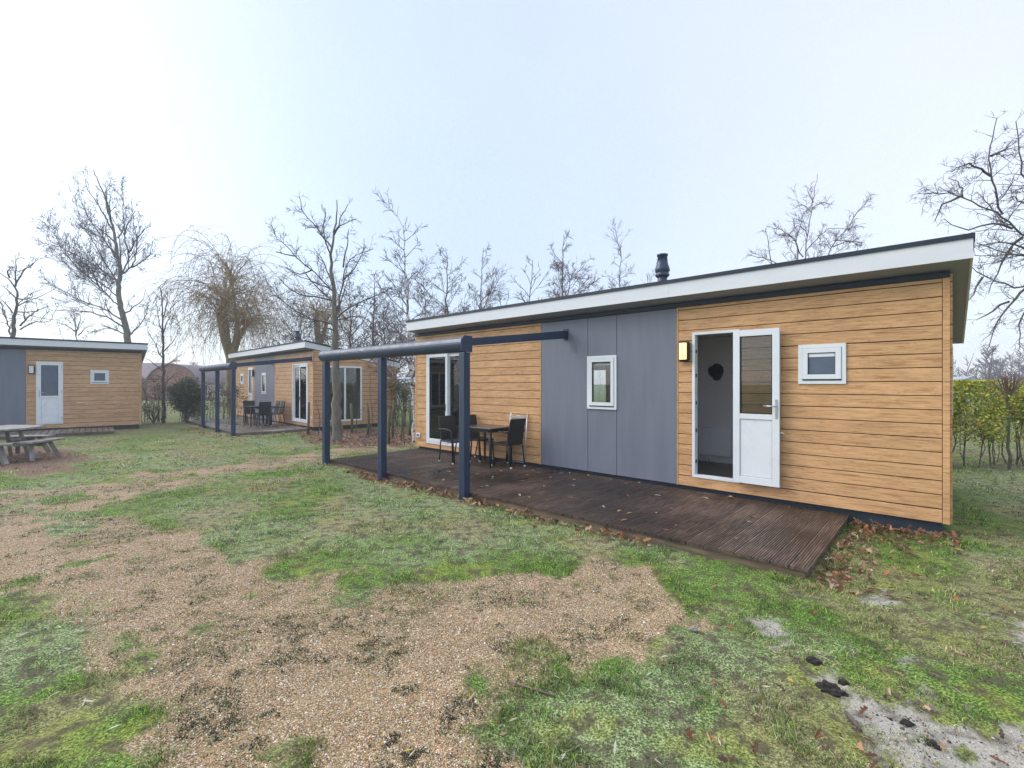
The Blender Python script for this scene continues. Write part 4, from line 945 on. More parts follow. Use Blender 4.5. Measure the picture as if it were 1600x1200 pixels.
# ------------------------------------------------------------------ hedges, shrubs, saplings
def leaf_cloud(pts, size, cols, g, name, parent):
    """one quad leaf per point"""
    n_ = len(pts); a = g.normal(0, 1, (n_, 3)); a /= np.linalg.norm(a, axis=1, keepdims=True); b_ = np.cross(a, g.normal(0, 1, (n_, 3))); b_ /= np.linalg.norm(b_, axis=1, keepdims=True)
    s = size*g.uniform(.6, 1.25, (n_, 1)); V = np.stack([pts-a*s, pts+b_*s*.55, pts+a*s, pts-b_*s*.55], 1).reshape(-1, 3)
    return link(name, npmesh(name, V, np.arange(n_*4).reshape(-1, 4), M['leafmat'], {'tint': np.repeat(cols, 4, 0)}, False, 4), parent, kind='stuff')
def pal(g, n_, cs, p=None):
    cs = np.array(cs); k = g.choice(len(cs), n_, p=p); return np.clip(cs[k]*g.uniform(.6, 1.4, (n_, 1))*(1+g.normal(0, .06, (n_, 3))), .004, .9)
def hedge(p0, p1, H, dep, seed, label, leafs, cols, prob=None, stems=6, lsize=.035, name='hedge', top_heavy=1.0, twigc='bark_dark'):
    g = np.random.default_rng(seed); p0 = np.array(p0, float); p1 = np.array(p1, float); ax = p1-p0; Lh = np.linalg.norm(ax); ax /= Lh; nv = np.array([-ax[1], ax[0]])
    root = empty(name, (p0[0], p0[1], 0), 0, label, name.replace('_', ' '))
    T = Tree(g, levels=3, dens=(3.2, 4.2, 5), len_=(.36, .42, .4), ang=(36, 40, 40), up=.5, wob=.16, twig=.0035, budget=int(330*Lh)); tips = []
    for i in range(int(stems*Lh)):
        s = g.uniform(0, Lh); o = g.normal(0, dep*.3); q = ax*s+nv*o; h = H*g.uniform(.75, 1.04)
        P = [(q[0], q[1], -.03)]+[(q[0]+g.normal(0, .06), q[1]+g.normal(0, .06), h*t_) for t_ in (.3, .6, 1)]
        T.limb(P, g.uniform(.009, .02), .004, 1, None, False, start=.2)
    T.cr.link('stems', twigc, root)
    n_ = int(leafs*Lh); k = g.integers(0, len(T.tips), n_); tp = np.array(T.tips)[k]+g.normal(0, .13, (n_, 3)); tp[:, 2] = np.clip(tp[:, 2], .05, H*1.06)
    # clumps: drop leaves where a coarse field is low
    f = fbm(tp[:, 0]+tp[:, 1], tp[:, 2], 2.4, seed % 50, 3); keep = (f > .36)&(g.random(n_) < (.25+.75*np.clip(tp[:, 2]/H, 0, 1)**top_heavy)); tp = tp[keep]
    leaf_cloud(tp, lsize, pal(g, len(tp), cols, prob), g, 'leaves', root)
    return root
YG = [(.50, .48, .05), (.34, .42, .05), (.15, .25, .04), (.60, .50, .08), (.32, .18, .06)]
hedge(gp(1440, 728), gp(1800, 722), 1.62, .5, 61, 'loose yellow green leafy hedge behind the right end of the near cabin', 10500, YG, [.32, .27, .18, .16, .07], 11, .03, top_heavy=.3)
hedge((5.5, 11.4), (10.5, 11.6), 1.45, .4, 67, 'thin darker hedge further back beyond the yellow green hedge', 900, YG, None, 4, .035)
BR = [(.16, .10, .06), (.10, .07, .05), (.13, .14, .05), (.22, .15, .08)]
hedge(gp(205, 660), gp(300, 659), 1.75, .6, 62, 'thin brown twiggy hedge in front of the brick barn', 900, BR, None, 9, .035)
hedge(gp(296, 660), gp(372, 657), 1.6, .6, 63, 'tan and rusty hedge behind the pergola of the middle cabin', 2300, [(.26, .18, .09), (.18, .12, .06), (.20, .17, .06), (.12, .08, .05)], None, 9, .04)
hedge(gp(588, 664), gp(668, 670), 1.72, .5, 64, 'green and yellow hedge in the gap between the middle and near cabins', 2600, [(.10, .15, .04), (.20, .22, .05), (.07, .09, .035), (.14, .09, .05)], None, 10, .035)
# evergreen bush
def bush(loc, H, Rr, seed, label, cols, n_leaf=6000, ls=.035):
    g = np.random.default_rng(seed); root = empty('evergreen_bush', loc, 0, label, 'bush'); T = Tree(g, levels=2, dens=(3.5, 5, 5), up=.5, wob=.14, twig=.004, budget=500)
    for i in range(12):
        a = g.uniform(0, 6.28); e_ = g.uniform(.2, 1); P = [(0, 0, 0)]+[(math.cos(a)*Rr*e_*s_, math.sin(a)*Rr*e_*s_, H*(1.02-.28*e_)*s_**.8) for s_ in (.3, .6, 1)]; T.limb(P, .02, .005, 1, None, False, start=.15)
    T.cr.link('stems', 'bark_dark', root); k = g.integers(0, len(T.tips), n_leaf); leaf_cloud(np.array(T.tips)[k]+g.normal(0, .10, (n_leaf, 3)), ls, pal(g, n_leaf, cols), g, 'leaves', root)
    return root
x_, y_ = gp(291, 661); bush((x_, y_, 0), 1.8, .62, 71, 'dark green rounded evergreen bush left of the middle cabin deck', [(.05, .075, .03), (.035, .055, .025), (.09, .10, .04), (.12, .11, .04)], 9000, .04)
x_, y_ = gp(240, 662); bush((x_, y_, 0), .8, .5, 72, 'low brown shrub at the foot of the brown hedge beside the left cabin', BR, 900, .03)
# sapling with reddish whorled top by the right hedge
x_, y_ = gp(1577, 733); g = np.random.default_rng(77); T = Tree(g, levels=2, dens=(5, 5), len_=(.3, .3), up=.3, wob=.15, twig=.004, budget=500)
T.limb([(x_, y_, -.03), (x_+.02, y_, .8), (x_-.02, y_, 1.55)], .03, .015, 1, .8, True, start=.4)
for j in range(22):
    a = g.uniform(0, 6.28); e_ = g.uniform(.1, .75); T.limb([(x_-.02, y_, 1.42+g.uniform(-.1, .1)), (x_-.02+math.cos(a)*e_*.25, y_+math.sin(a)*e_*.25, 1.5), (x_-.02+math.cos(a)*e_*.45, y_+math.sin(a)*e_*.45, 1.66+.15*(1-e_))], .011, .006, 1, None, False)
T.done('sapling_tree', 'young tree with a reddish tuft of cut shoots before the right hedge', 'tree', 'stake', 'bark_red', None, (x_, y_, 0))
# stakes and saplings in the bed
stk = [(481, 679, 1.06, .04, 'leftmost mossy wooden stake in the bed by the middle cabin corner'), (519, 680, 1.1, .04, 'mossy wooden stake just left of the big bare tree trunk'), (550, 677, 1.0, .045, 'mossy wooden stake right of the big trunk before the cabin window'),
       (575, 680, 1.05, .045, 'mossy stake beside the young sapling in front of the end wall'), (608, 694, .96, .045, 'nearest thick mossy stake just right of the middle pergola post'), (614, 684, 1.15, .04, 'thin mossy stake directly behind the nearest stake'),
       (627, 690, .9, .02, 'dark thin stake between the nearest stake and the birch'), (640, 682, 1.0, .04, 'mossy stake at the foot of the white birch trunk')]
for px, py, h, r_, lab in stk:
    x_, y_ = gp(px, py); o = MB().tube([(0, 0, -.1), (random.uniform(-.03, .03), 0, h*.5), (random.uniform(-.06, .06), random.uniform(-.04, .04), h)], [r_, r_*.95, r_*.9], 9).build('wooden_stake', M['stake'], None, loc=(x_, y_, 0)); tag(o, lab, 'stake')
for k_, (px, py, h, lab) in enumerate(((580, 681, 2.0, 'thin young sapling with a forked top before the middle cabin end wall'), (497, 680, 1.1, 'leaning bare sapling left of the first near pergola post'), (556, 679, 1.45, 'bare whippy sapling in front of the wide window'), (594, 684, 1.4, 'dark crooked sapling behind the middle pergola post'), (632, 694, 1.5, 'slim sapling near the left end of the near cabin'))):
    g = np.random.default_rng(80+k_); x_, y_ = gp(px, py); T = Tree(g, levels=2, dens=(2.6, 3), len_=(.3, .35), up=.5, wob=.2, twig=.0045, budget=60)
    T.limb([(x_, y_, -.03), (x_+g.normal(0, .05), y_, h*.35), (x_+g.normal(0, .08), y_, h*.7), (x_+g.normal(0, .12), y_, h)], .02, .007, 1, 2.2, True, start=.35)
    T.done('sapling', lab, 'sapling', 'bark_dark', 'bark_dark', None, (x_, y_, 0))
# fallen branches lying in the bed
g = np.random.default_rng(90)
for k_, (px, py, ln, a0, lab) in enumerate(((560, 683, 1.1, .25, 'pale crooked dead branch lying in the leafy bed'), (578, 692, .8, 2.4, 'small dark brushwood branch on the path beside the second post'), (497, 688, .8, 1.0, 'dead branch lying by the leftmost stakes'))):
    x_, y_ = gp(px, py, .04); T = Tree(g, levels=2, dens=(5, 4), up=.3, wob=.3, twig=.004, budget=40); T.limb([(0, 0, .02), (ln*.5*math.cos(a0), ln*.5*math.sin(a0), .10), (ln*math.cos(a0), ln*math.sin(a0), .22)], .022, .008, 1, None, False)
    T.cr.V = [v+np.array([0., 0, 0]) for v in T.cr.V]; me = npmesh('dead_branch', np.concatenate(T.cr.V), np.concatenate(T.cr.F), M['bark_mid'], None, True, 4); tag(link('dead_branch', me, None, (x_, y_, .02)), lab, 'branch')
x_, y_ = gp(833, 1084, 0); T = MB().tube([(0, 0, .012), (.07, -.05, .022), (.16, -.08, .014), (.23, -.13, .02)], [.004, .006, .006, .004], 6); tag(T.build('fallen_twig', M['bark_red'], None, loc=(x_-.12, y_+.08, 0)), 'thin reddish twig lying on the gravel edge by the dark weeds', 'twig')
x_, y_ = gp(1333, 1135, 0); tag(MB().tube([(0, 0, .015), (.01, .06, .02), (.02, .13, .014)], [.008, .009, .008], 7).build('wood_chip', M['bark_mid'], None, loc=(x_, y_-.05, 0)), 'short brown stick lying on the sandy patch at lower right', 'stick')

# ------------------------------------------------------------------ far buildings
def at_px(px, Y): return ((px-800)/F*Y, Y, 0)
bm_, _, _ = noisy(mat('brick', (.30, .14, .09), .85), (.22, .10, .07), (.36, .18, .12), 3)
noisy(mat('far_roof', (.16, .12, .13), .8), (.12, .09, .10), (.20, .15, .16), 2); mat('pale_wall', (.62, .62, .6), .7); mat('pale_roof', (.32, .36, .42), .6); mat('dark_pane', (.03, .035, .045), .2)
br = empty('brick_barn', at_px(269, 47), 0, 'brick barn with a barrel shaped roof beyond the brown hedge', 'barn')
arc = [(2.5*math.cos(a), 1.5+2.05*math.sin(a)) for a in np.linspace(0, math.pi, 17)]
MB().prism([(2.5, -.2)]+arc+[(-2.5, -.2)], 'y', 0, .2).build('brick_wall', M['brick'], br)
rf = MB()
for i in range(16):
    (a0, b0), (a1, b1) = arc[i], arc[i+1]; q0 = (a0*1.05, b0+(b0-1.5)*.05); q1 = (a1*1.05, b1+(b1-1.5)*.05); rf.prism([(a0, b0), q0, q1, (a1, b1)], 'y', -.15, 9)
rf.build('roof', M['far_roof'], br)
MB().box(-8.5, -2.6, .3, 7, -.2, 2.2).build('brick_wall', M['brick'], br); MB().prism([(-.1, 2.2), (7.4, 2.2), (3.6, 3.9)], 'x', -8.7, -2.55).build('roof', M['far_roof'], br)
for xx in (-5.6, -4.4): wo_ = MB().ring(xx-.35, xx+.35, .9, 1.9, .1, .2, .3).build('window', M['pale_wall'], br); MB().box(xx-.24, xx+.24, .24, .28, 1.01, 1.79).build('pane', M['dark_pane'], wo_)
MB().box(-.5, .5, -.06, -.002, -.1, 1.4).build('door', M['dark_pane'], br)
def low_house(px, Y, wd_, h, rh, label, gable=False, roofm='pale_roof', rz=0, d=6):
    r = empty('holiday_house', at_px(px, Y), rz, label, 'house')
    MB().box(-wd_/2, wd_/2, 0, d, -.2, h).build('wall', M['pale_wall'], r)
    if gable: MB().prism([(-wd_/2-.3, h-.05), (wd_/2+.3, h-.05), (0, h+rh)], 'y', -.3, d+.3).build('roof', M[roofm], r)
    else: MB().prism([(-.4, h+.001), (d+.4, h+.001), (d/2, h+rh)], 'x', -wd_/2-.3, wd_/2+.3).build('roof', M[roofm], r)
    for i in range(3):
        xx = -wd_/2+wd_*(i+.7)/3.4; wo_ = MB().box(xx-.4, xx+.4, -.05, -.002, .9, min(h-.2, 1.9)).build('window', M['pale_wall'], r); MB().box(xx-.33, xx+.33, -.058, -.0505, .97, min(h-.27, 1.83)).build('pane', M['dark_pane'], wo_)
    return r
low_house(345, 60, 7, 1.9, .55, 'low pale house with grey roof beyond the tan hedge')
low_house(318, 75, 6, 2.0, .9, 'far pale chalet just right of the brick barn', True)
low_house(622, 45, 5, 1.75, .6, 'pale low house glimpsed in the gap left of the birch')
low_house(1515, 45, 4.6, 1.65, .72, 'grey roofed house beyond the hedge next to the near cabin', True)
low_house(1560, 62, 7.5, 1.75, .5, 'long low grey roofed house at far right beyond the hedge')
# far bare woodland
def wood(name, spans, seed, label, nper, tw):
    g = np.random.default_rng(seed); T = Tree(g, levels=2, dens=(1.4, 1.8), len_=(.36, .4), up=.3, wob=.15, twig=tw, budget=10**9)
    for (p0, p1, Y0, Y1, h0, h1, n_) in spans:
        for i in range(n_):
            Y = g.uniform(Y0, Y1); x = (g.uniform(p0, p1)-800)/F*Y; H = g.uniform(h0, h1); T.cr.add(np.array([(x, Y, 0), (x+g.normal(0, .2), Y, H*.5), (x+g.normal(0, .4), Y, H)]), np.array([.14, .09, .03]), 4)
            for j in range(nper):
                t_ = g.uniform(.15, .95); a = g.uniform(0, 6.28); ln = H*.42*(1.1-t_*.7)*g.uniform(.6, 1); p = np.array([x, Y, H*t_]); P = [p]; d = np.array([math.cos(a)*.8, math.sin(a)*.8, .75])
                for s_ in range(4): d = d+g.normal(0, .12, 3); P.append(P[-1]+d/np.linalg.norm(d)*ln/4)
                P = np.array(P); T.cr.add(P, np.linspace(.05, .03, 5), 3); T.kids(P, np.linspace(.05, .03, 5), 2, .15, 1.8, ln*.45)
    me = npmesh(name, np.concatenate(T.cr.V), np.concatenate(T.cr.F), M['bark_mid'], None, True, 4)
    return tag(link(name, me), label, kind='stuff')
wood('far_woodland', [(1440, 1900, 55, 95, 3.8, 7.2, 80), (150, 420, 75, 110, 2.4, 5.8, 17), (560, 690, 55, 90, 3.5, 5.5, 12), (-300, 60, 60, 100, 4, 7, 12)], 95, 'hazy bare woodland on the horizon', 22, .032)

# ------------------------------------------------------------------ pebbles, grass blades, weeds, leaves
def pick(n_, r0, r1, seed, pw_=1.0, half=52):
    """ground points thinning out with distance from where the lawn is looked at closely"""
    g = np.random.default_rng(seed); r = np.exp(g.uniform(math.log(r0), math.log(r1), n_)) if pw_ == 1 else (r0**(1-pw_)+g.random(n_)*(r1**(1-pw_)-r0**(1-pw_)))**(1/(1-pw_))
    a = R(90)+g.uniform(-R(half), R(half), n_); return r*np.cos(a), r*np.sin(a), r, g
def in_deck(x, y):
    px_, py_ = x-C3.x, y-C3.y; u = px_*d1.x+py_*d1.y; v = px_*d2.x+py_*d2.y
    near = ((u > .86)&(u < 9.39)&(v > -2.33)&(v < .1)) | ((u > -.03)&(u < LEN+.05)&(v > -.03)&(v < WID+.05))
    for Cn, rt, v0, ua, ub in ((C2, ROT2, -2.42, -8.68, -.12), (C1, ROT1, -1.92, -9.4, -.78)):
        c_, s_ = math.cos(rt), math.sin(rt); qx, qy = x-Cn.x, y-Cn.y; lx = qx*c_+qy*s_; lv = -qx*s_+qy*c_
        near |= ((lx > ua)&(lx < ub)&(lv > v0)&(lv < .1)) | ((lx > -LEN)&(lx < .02)&(lv > 0)&(lv < WID))
    return near
# pebbles
x, y, r, g = pick(210000, 1.9, 6.5, 101, 1.6)
Gk, Sk, Mk = masks(x, y); k = (Gk > .45+.3*(g.random(len(x))-.5))&~in_deck(x, y); k |= (Sk > .5)&(g.random(len(x)) < .05); x, y, r = x[k], y[k], r[k]; n_ = len(x)
s = g.uniform(.0022, .0050, n_)*np.where(g.random(n_) < .03, 1.7, 1)*(1+.06*r)
OC = np.array([(1, 0, 0), (0, 1, 0), (-1, 0, 0), (0, -1, 0), (0, 0, .62), (0, 0, -.5)]); V = OC[None]*s[:, None, None]*g.uniform(.7, 1.3, (n_, 6, 1))
a = g.uniform(0, 6.28, n_); ca, sa = np.cos(a)[:, None], np.sin(a)[:, None]; V = np.stack([V[..., 0]*ca-V[..., 1]*sa*.75, V[..., 0]*sa+V[..., 1]*ca*.75, V[..., 2]], -1)
V += np.stack([x, y, gz(x, y)+s*.3], 1)[:, None]
OF = np.array([(0, 1, 4), (1, 2, 4), (2, 3, 4), (3, 0, 4), (1, 0, 5), (2, 1, 5), (3, 2, 5), (0, 3, 5)])[:4]
Fc = (OF[None]+6*np.arange(n_)[:, None, None]).reshape(-1, 3)
pc = pal(g, n_, [(.50, .345, .19), (.42, .28, .155), (.55, .43, .27), (.76, .70, .58), (.26, .20, .14), (.50, .29, .16)], [.3, .22, .2, .1, .1, .08])
tag(link('gravel', npmesh('gravel', V.reshape(-1, 3), Fc, M['pebble'], {'tint': np.repeat(pc, 6, 0)}, False)), 'tan and white pebbles of the gravel area', kind='stuff')
# grass
def blades(n_, r0, r1, seed, h0, h1, wd_, pw_, accept, colf, name, lab, lean=.9, seg2=True):
    x, y, r, g = pick(n_, r0, r1, seed, pw_); ok = accept(x, y, g)&~in_deck(x, y); x, y, r = x[ok], y[ok], r[ok]; n_ = len(x)
    c, hs = colf(x, y, g); far = np.maximum(1, r/4.0)
    h = g.uniform(h0, h1, n_)*hs*np.minimum(far, 1.35)**.5; wv = wd_*g.uniform(.7, 1.3, n_)*far; a = g.uniform(0, 6.28, n_); le = g.uniform(.25, lean, n_)*h
    dx, dy = np.cos(a), np.sin(a); b_ = g.uniform(0, 6.28, n_); wx, wy = np.cos(b_)*wv, np.sin(b_)*wv; z0 = gz(x, y)-.004
    p0 = np.stack([x-wx, y-wy, z0], 1); p1 = np.stack([x+wx, y+wy, z0], 1)
    m0 = np.stack([x-wx*.75+dx*le*.35, y-wy*.75+dy*le*.35, z0+h*.62], 1); m1 = np.stack([x+wx*.75+dx*le*.35, y+wy*.75+dy*le*.35, z0+h*.62], 1); tp = np.stack([x+dx*le, y+dy*le, z0+h*g.uniform(.75, 1, n_)], 1)
    V = np.stack([p0, p1, m0, m1, tp], 1).reshape(-1, 3); q = 5*np.arange(n_)[:, None, None]
    Ff = (np.array([(0, 1, 3), (0, 3, 2), (2, 3, 4)])[None]+q).reshape(-1, 3)
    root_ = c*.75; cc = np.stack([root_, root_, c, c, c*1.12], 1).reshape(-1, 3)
    return tag(link(name, npmesh(name, V, Ff, M['blade'], {'tint': np.clip(cc, 0, .9)}, False)), lab, kind='stuff')
def acc(x, y, g):
    G_, S_, M_ = masks(x, y); p = (1-G_)*(1-.93*S_)*(1-.8*M_); f = fbm(x, y, 9, 111, 3); p = p*np.where(f > .36, 1, .45)
    thin = smooth(.5, .62, fbm(x, y, 2.2, 113)+.10*(x > 1.2)*(y < 4.5)); return g.random(len(x)) < p*(1-.55*thin)
def colf(x, y, g):
    fr, mo, de = tones(x, y); n_ = len(x); c = pal(g, n_, [(.12, .26, .025), (.18, .33, .04), (.30, .44, .08), (.05, .12, .018), (.095, .20, .03)])
    fc = pal(g, n_, [(.23, .33, .11), (.37, .44, .22), (.56, .61, .42), (.12, .20, .05)]); dc = pal(g, n_, [(.36, .30, .15), (.28, .24, .12), (.45, .38, .22)]); mc = pal(g, n_, [(.30, .36, .05), (.22, .29, .04), (.40, .42, .10)])
    k = g.random(n_); c = np.where((k < fr*.55)[:, None], fc, c); k = g.random(n_); c = np.where((k < de*.42+.10)[:, None], dc, c); k = g.random(n_); c = np.where((k < mo*.6)[:, None], mc, c)
    c = c*np.exp(g.normal(0, .30, (n_, 1)))*1.02; ck = fbm(x, y, 7, 119, 3); c = c*(.72+.56*smooth(.38, .62, ck))[:, None]
    tuft = fbm(x, y, 3.2, 117, 3); return c, (.55+.8*smooth(.4, .66, tuft))*np.where(mo > .5, .6, 1)
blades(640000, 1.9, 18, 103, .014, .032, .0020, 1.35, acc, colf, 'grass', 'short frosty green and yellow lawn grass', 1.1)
# taller tufts beside posts, deck edge and cabin foot
def acc_t(x, y, g):
    px_, py_ = x-C3.x, y-C3.y; u = px_*d1.x+py_*d1.y; v = px_*d2.x+py_*d2.y
    e_ = np.exp(-(np.minimum(np.abs(v+2.42), np.hypot(np.maximum(0, -(v+2.3)), np.abs(u-.8)))/.10)**2)*(u > .6)*(u < 9.6)+np.exp(-(np.abs(v+.12)/.12)**2)*(u > -.3)*(u < .85)
    G_, S_, M_ = masks(x, y); return g.random(len(x)) < (e_*.85+.30*smooth(.54, .64, fbm(x, y, 6, 129, 3))*(1-S_))*(1-G_*.97)
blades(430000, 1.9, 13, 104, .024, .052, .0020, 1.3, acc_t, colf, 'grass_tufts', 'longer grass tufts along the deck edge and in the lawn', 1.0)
# low weeds creeping over the gravel
def acc_w(x, y, g):
    G_, S_, M_ = masks(x, y); return g.random(len(x)) < G_*weeds(x, y)*np.where(fbm(x, y, 17, 127, 3) > .53, .95, .08)
def colw(x, y, g):
    n_ = len(x); d_ = smooth(.45, .6, fbm(x, y, 1.9, 125)); c = pal(g, n_, [(.10, .15, .05), (.15, .18, .05), (.20, .22, .07)]); dk = pal(g, n_, [(.035, .035, .03), (.05, .06, .035), (.10, .12, .06)])
    return np.where((g.random(n_) < d_)[:, None], dk, c), np.full(n_, .6)
blades(360000, 1.9, 12, 105, .016, .034, .0032, 1.35, acc_w, colw, 'gravel_weeds', 'dark and green weeds creeping over the gravel', 1.5)
# leaves
LF = np.array([(0, -.5, 0), (.22, -.28, .05), (.12, -.12, .03), (.36, .08, .10), (.16, .18, .04), (.20, .40, .08), (0, .55, 0), (-.20, .40, .08), (-.16, .18, .04), (-.36, .08, .10), (-.12, -.12, .03), (-.22, -.28, .05)])
LFt = np.array([(0, 1, 2), (0, 2, 10), (0, 10, 11), (2, 3, 4), (2, 4, 8), (2, 8, 10), (10, 8, 9), (4, 5, 6), (4, 6, 8), (8, 6, 7)])
WL = np.array([(0, -.5, 0), (.09, -.15, .02), (.085, .2, .03), (0, .5, 0), (-.085, .2, .03), (-.09, -.15, .02)]); WLt = np.array([(0, 1, 5), (1, 2, 4), (1, 4, 5), (2, 3, 4)])
def scatter(name, lab, x, y, z, size, cols, shape, tris, g, tilt=.35, curl=1.0):
    n_ = len(x); k = len(shape); V = np.repeat(shape[None], n_, 0)*np.array([1, 1, 1])*1.0; V[..., 2] *= g.uniform(.2, 3.2*curl, (n_, 1)); V[..., 0] *= g.uniform(.55, 1.1, (n_, 1)); V = V*size[:, None, None]
    t1 = g.normal(0, tilt, n_)[:, None]; V = np.stack([V[..., 0], V[..., 1]*np.cos(t1)-V[..., 2]*np.sin(t1), V[..., 1]*np.sin(t1)+V[..., 2]*np.cos(t1)], -1)
    t1 = g.normal(0, tilt, n_)[:, None]; V = np.stack([V[..., 0]*np.cos(t1)+V[..., 2]*np.sin(t1), V[..., 1], -V[..., 0]*np.sin(t1)+V[..., 2]*np.cos(t1)], -1)
    a = g.uniform(0, 6.28, n_)[:, None]; V = np.stack([V[..., 0]*np.cos(a)-V[..., 1]*np.sin(a), V[..., 0]*np.sin(a)+V[..., 1]*np.cos(a), V[..., 2]], -1)
    V[..., 2] -= V[..., 2].min(1, keepdims=True); V += np.stack([x, y, z], 1)[:, None]
    return tag(link(name, npmesh(name, V.reshape(-1, 3), (tris[None]+k*np.arange(n_)[:, None, None]).reshape(-1, 3), M['leafmat'], {'tint': np.repeat(cols, k, 0)}, False)), lab, kind='stuff')
OAK = [(.22, .085, .04), (.16, .065, .035), (.30, .13, .06), (.34, .20, .11), (.42, .28, .19), (.10, .045, .03)]
g = np.random.default_rng(131)
def fr3(u, v): return C3.x+d1.x*u+d2.x*v, C3.y+d1.y*u+d2.y*v
# drift along the deck front, round its end, and before the foundation
n_ = 1900; u = g.uniform(.8, 9.6, n_); v = -2.36-np.abs(g.normal(0, .10, n_)); dens = fbm(u, v*0, 1.4, 133, 3); k = (g.random(n_) < smooth(.3, .6, dens)*np.where(u < 2.6, 1, .72)); xa, ya = fr3(u[k], v[k])
n_ = 290; u = .84-np.abs(g.normal(0, .24, n_)); v = g.uniform(-2.45, -.05, n_); xb, yb = fr3(u, v)
n_ = 200; u = g.uniform(-.1, .85, n_); v = -.05-np.abs(g.normal(0, .22, n_)); xc, yc = fr3(u, v)
x = np.r_[xa, xb, xc]; y = np.r_[ya, yb, yc]; scatter('leaf_drift', 'brown oak leaves drifted along the deck edge', x, y, gz(x, y)+g.uniform(0, .04, len(x)), g.uniform(.045, .085, len(x)), pal(g, len(x), OAK), LF, LFt, g, .5)
# scattered over the lawn
x, y, r, g = pick(2600, 2, 16, 135, 1.1); G_, S_, M_ = masks(x, y); k = ~in_deck(x, y)&(g.random(len(x)) < np.where(x > .8, .34, .13)*(1-.8*G_)*smooth(.35, .6, fbm(x, y, 1.2, 137))*1.5); x, y = x[k], y[k]
scatter('lawn_leaves', 'brown leaves scattered over the lawn', x, y, gz(x, y)+.018, g.uniform(.028, .058, len(x)), pal(g, len(x), OAK+[(.42, .30, .07), (.12, .07, .06)]), LF, LFt, g, .4)
x, y, r, g = pick(520, 2, 12, 139, 1.0); k = ~in_deck(x, y); x, y = x[k], y[k]
scatter('willow_leaves', 'pale narrow willow leaves on lawn and gravel', x, y, gz(x, y)+.02, g.uniform(.035, .065, len(x)), pal(g, len(x), [(.42, .38, .30), (.42, .33, .13), (.32, .20, .11), (.46, .43, .36)]), WL, WLt, g, .25)
# leaf litter on the bed, on the middle deck and before it
xx, yy = [], []
for poly, cnt in ((mulch_polys[0], 3600), (mulch_polys[1], 350), (W([(300, 668), (365, 680), (480, 674), (485, 680), (360, 690), (280, 672)]), 900)):
    lo, hi = poly.min(0), poly.max(0); a = g.uniform(lo[0], hi[0], cnt); b_ = g.uniform(lo[1], hi[1], cnt); k = (sdist(a, b_, poly) > -.1)&~in_deck(a, b_); xx.append(a[k]); yy.append(b_[k])
x, y = np.concatenate(xx), np.concatenate(yy); scatter('leaf_litter', 'brown leaf litter in the planting bed and by the middle deck', x, y, gz(x, y)+g.uniform(0, .03, len(x)), g.uniform(.05, .09, len(x)), pal(g, len(x), OAK+[(.36, .27, .19)]), LF, LFt, g, .4)
n_ = 1100; lx = g.uniform(-8.4, -.3, n_); v = -np.abs(g.beta(1.2, 1.6, n_))*2.3; k = g.random(n_) < smooth(.35, .6, fbm(lx, v, 1.1, 141)); lx, v = lx[k], v[k]; c_, s_ = math.cos(ROT2), math.sin(ROT2)
scatter('deck_litter', 'brown leaves lying over the middle cabin deck', C2.x+lx*c_-v*s_, C2.y+lx*s_+v*c_, np.full(len(lx), .108), g.uniform(.05, .09, len(lx)), pal(g, len(lx), OAK+[(.36, .27, .19)]), LF, LFt, g, .2)
# leaves one can count on the near deck: each a thing
lm_me = []
for j, c in enumerate([(.42, .26, .11), (.30, .15, .06), (.50, .38, .22), (.22, .10, .05)]):
    V = LF.copy(); V[:, 2] *= 1.6; V *= .075; V[:, 2] -= V[:, 2].min(); lm_me.append(npmesh('leaf', V, LFt, M['leafmat'], {'tint': np.repeat(np.array([c]), 12, 0)}))
V = WL.copy()*.10; V[:, 2] -= V[:, 2].min(); wl_me = npmesh('leaf', V, WLt, M['leafmat'], {'tint': np.repeat(np.array([(.62, .60, .54)]), 6, 0)})
for j in range(72):
    u = random.uniform(1.0, 7.2) if j % 3 else random.uniform(4.2, 6.8); v = -random.random()**1.2*2.1-.06; x_, y_ = fr3(u, v); narrow = j % 4 == 0
    o = link('narrow_leaf' if narrow else 'oak_leaf', wl_me if narrow else random.choice(lm_me), None, (x_, y_, .107), (random.uniform(-.12, .12), random.uniform(-.12, .12), random.uniform(0, 6.28))); s_ = random.uniform(.6, 1.15); o.scale = (s_, s_, s_)
    tag(o, 'pale narrow willow leaf lying on the dark boards of the near deck' if narrow else 'dry brown oak leaf lying on the dark boards of the near deck', 'leaf', 'narrow leaves on the near deck' if narrow else 'oak leaves on the near deck')
g = np.random.default_rng(151); xx, yy = [], []
for poly in sand_polys:
    lo, hi = poly.min(0)-.1, poly.max(0)+.1; cnt = int(1500*np.prod(hi-lo))+30; a = g.uniform(lo[0], hi[0], cnt); b_ = g.uniform(lo[1], hi[1], cnt); k = masks(a, b_)[1] > .25; xx.append(a[k]); yy.append(b_[k])
for px, py in ((1298, 1079), (1272, 1034), (1418, 1131), (1457, 1163)):
    c0 = gp(px, py); xx.append(c0[0]+g.normal(0, .06, 60)); yy.append(c0[1]+g.normal(0, .05, 60))
x, y = np.concatenate(xx), np.concatenate(yy); n_ = len(x); s = g.uniform(.002, .006, n_)*np.where(g.random(n_) < .08, 1.8, 1)
V = OC[None]*s[:, None, None]*g.uniform(.6, 1.3, (n_, 6, 1))+np.stack([x, y, gz(x, y)+s*.4], 1)[:, None]
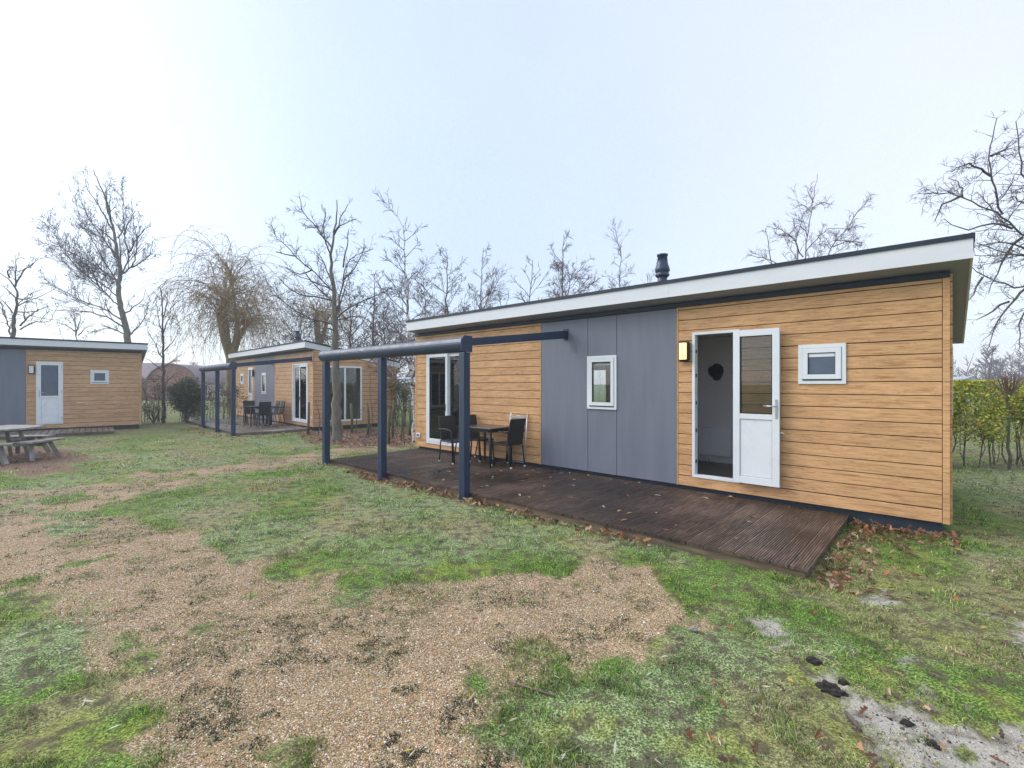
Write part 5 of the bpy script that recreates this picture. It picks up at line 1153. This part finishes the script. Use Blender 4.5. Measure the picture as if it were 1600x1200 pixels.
tag(link('soil_crumbs', npmesh('soil_crumbs', V.reshape(-1, 3), (OF[None]+6*np.arange(n_)[:, None, None]).reshape(-1, 3), M['pebble'], {'tint': np.repeat(pal(g, n_, [(.03, .025, .02), (.10, .08, .06), (.38, .34, .28), (.22, .18, .14)]), 6, 0)}, False)), 'loose soil crumbs and grit on the sandy patches', kind='stuff')
# soil clods on the sandy patch: rough molehill lumps
noisy(mat('peat', (.015, .012, .010), .95), (.008, .007, .006), (.04, .032, .026), 40, bump=1)
for j, (px, py, sz, lab) in enumerate(((1298, 1079, .075, 'largest black peaty clod on the sandy patch'), (1272, 1034, .05, 'black clod with a pale fleck at the top of the sandy patch'), (1318, 1066, .03, 'small flat dark clod beside the largest one'), (1418, 1131, .034, 'dark clod in the middle of the sandy patch'), (1457, 1163, .034, 'lowest dark clod at the lower right'), (1085, 983, .03, 'grey stone beside the lawn edge right of the gravel'))):
    x_, y_ = gp(px, py, .01); g = np.random.default_rng(200+j); bm = bmesh.new(); bmesh.ops.create_icosphere(bm, subdivisions=3, radius=1)
    for vv in bm.verts:
        q = vv.co.copy(); r_ = .85+.22*math.sin(q.x*5+j)*math.sin(q.y*6)+g.normal(0, .07); vv.co = Vector((q.x*.95*r_, q.y*.75*r_, q.z*.6*r_))*sz
    me = bpy.data.meshes.new('soil_clod'); bm.to_mesh(me); bm.free(); me.materials.append(M['peat'] if j < 5 else M['grey_wood']); o = link('soil_clod' if j < 5 else 'field_stone', me, None, (x_, y_, .008), (0, 0, -.5)); tag(o, lab, 'clod' if j < 5 else 'stone')

# ------------------------------------------------------------------ misty air
hz = bpy.data.meshes.new('haze'); q = MB().box(-150, 150, -12, 150, -1.2, 16); hz = q.mesh('haze', None)
hm = bpy.data.materials.new('haze'); hm.use_nodes = True; t = hm.node_tree; t.nodes.clear(); o_ = t.nodes.new('ShaderNodeOutputMaterial'); pv = t.nodes.new('ShaderNodeVolumePrincipled')
pv.inputs['Color'].default_value = (.88, .93, 1, 1); pv.inputs['Density'].default_value = .0028; pv.inputs['Anisotropy'].default_value = .2; t.links.new(pv.outputs[0], o_.inputs['Volume']); hz.materials.append(hm)
HAZE = link('haze', hz, None, kind='stuff')
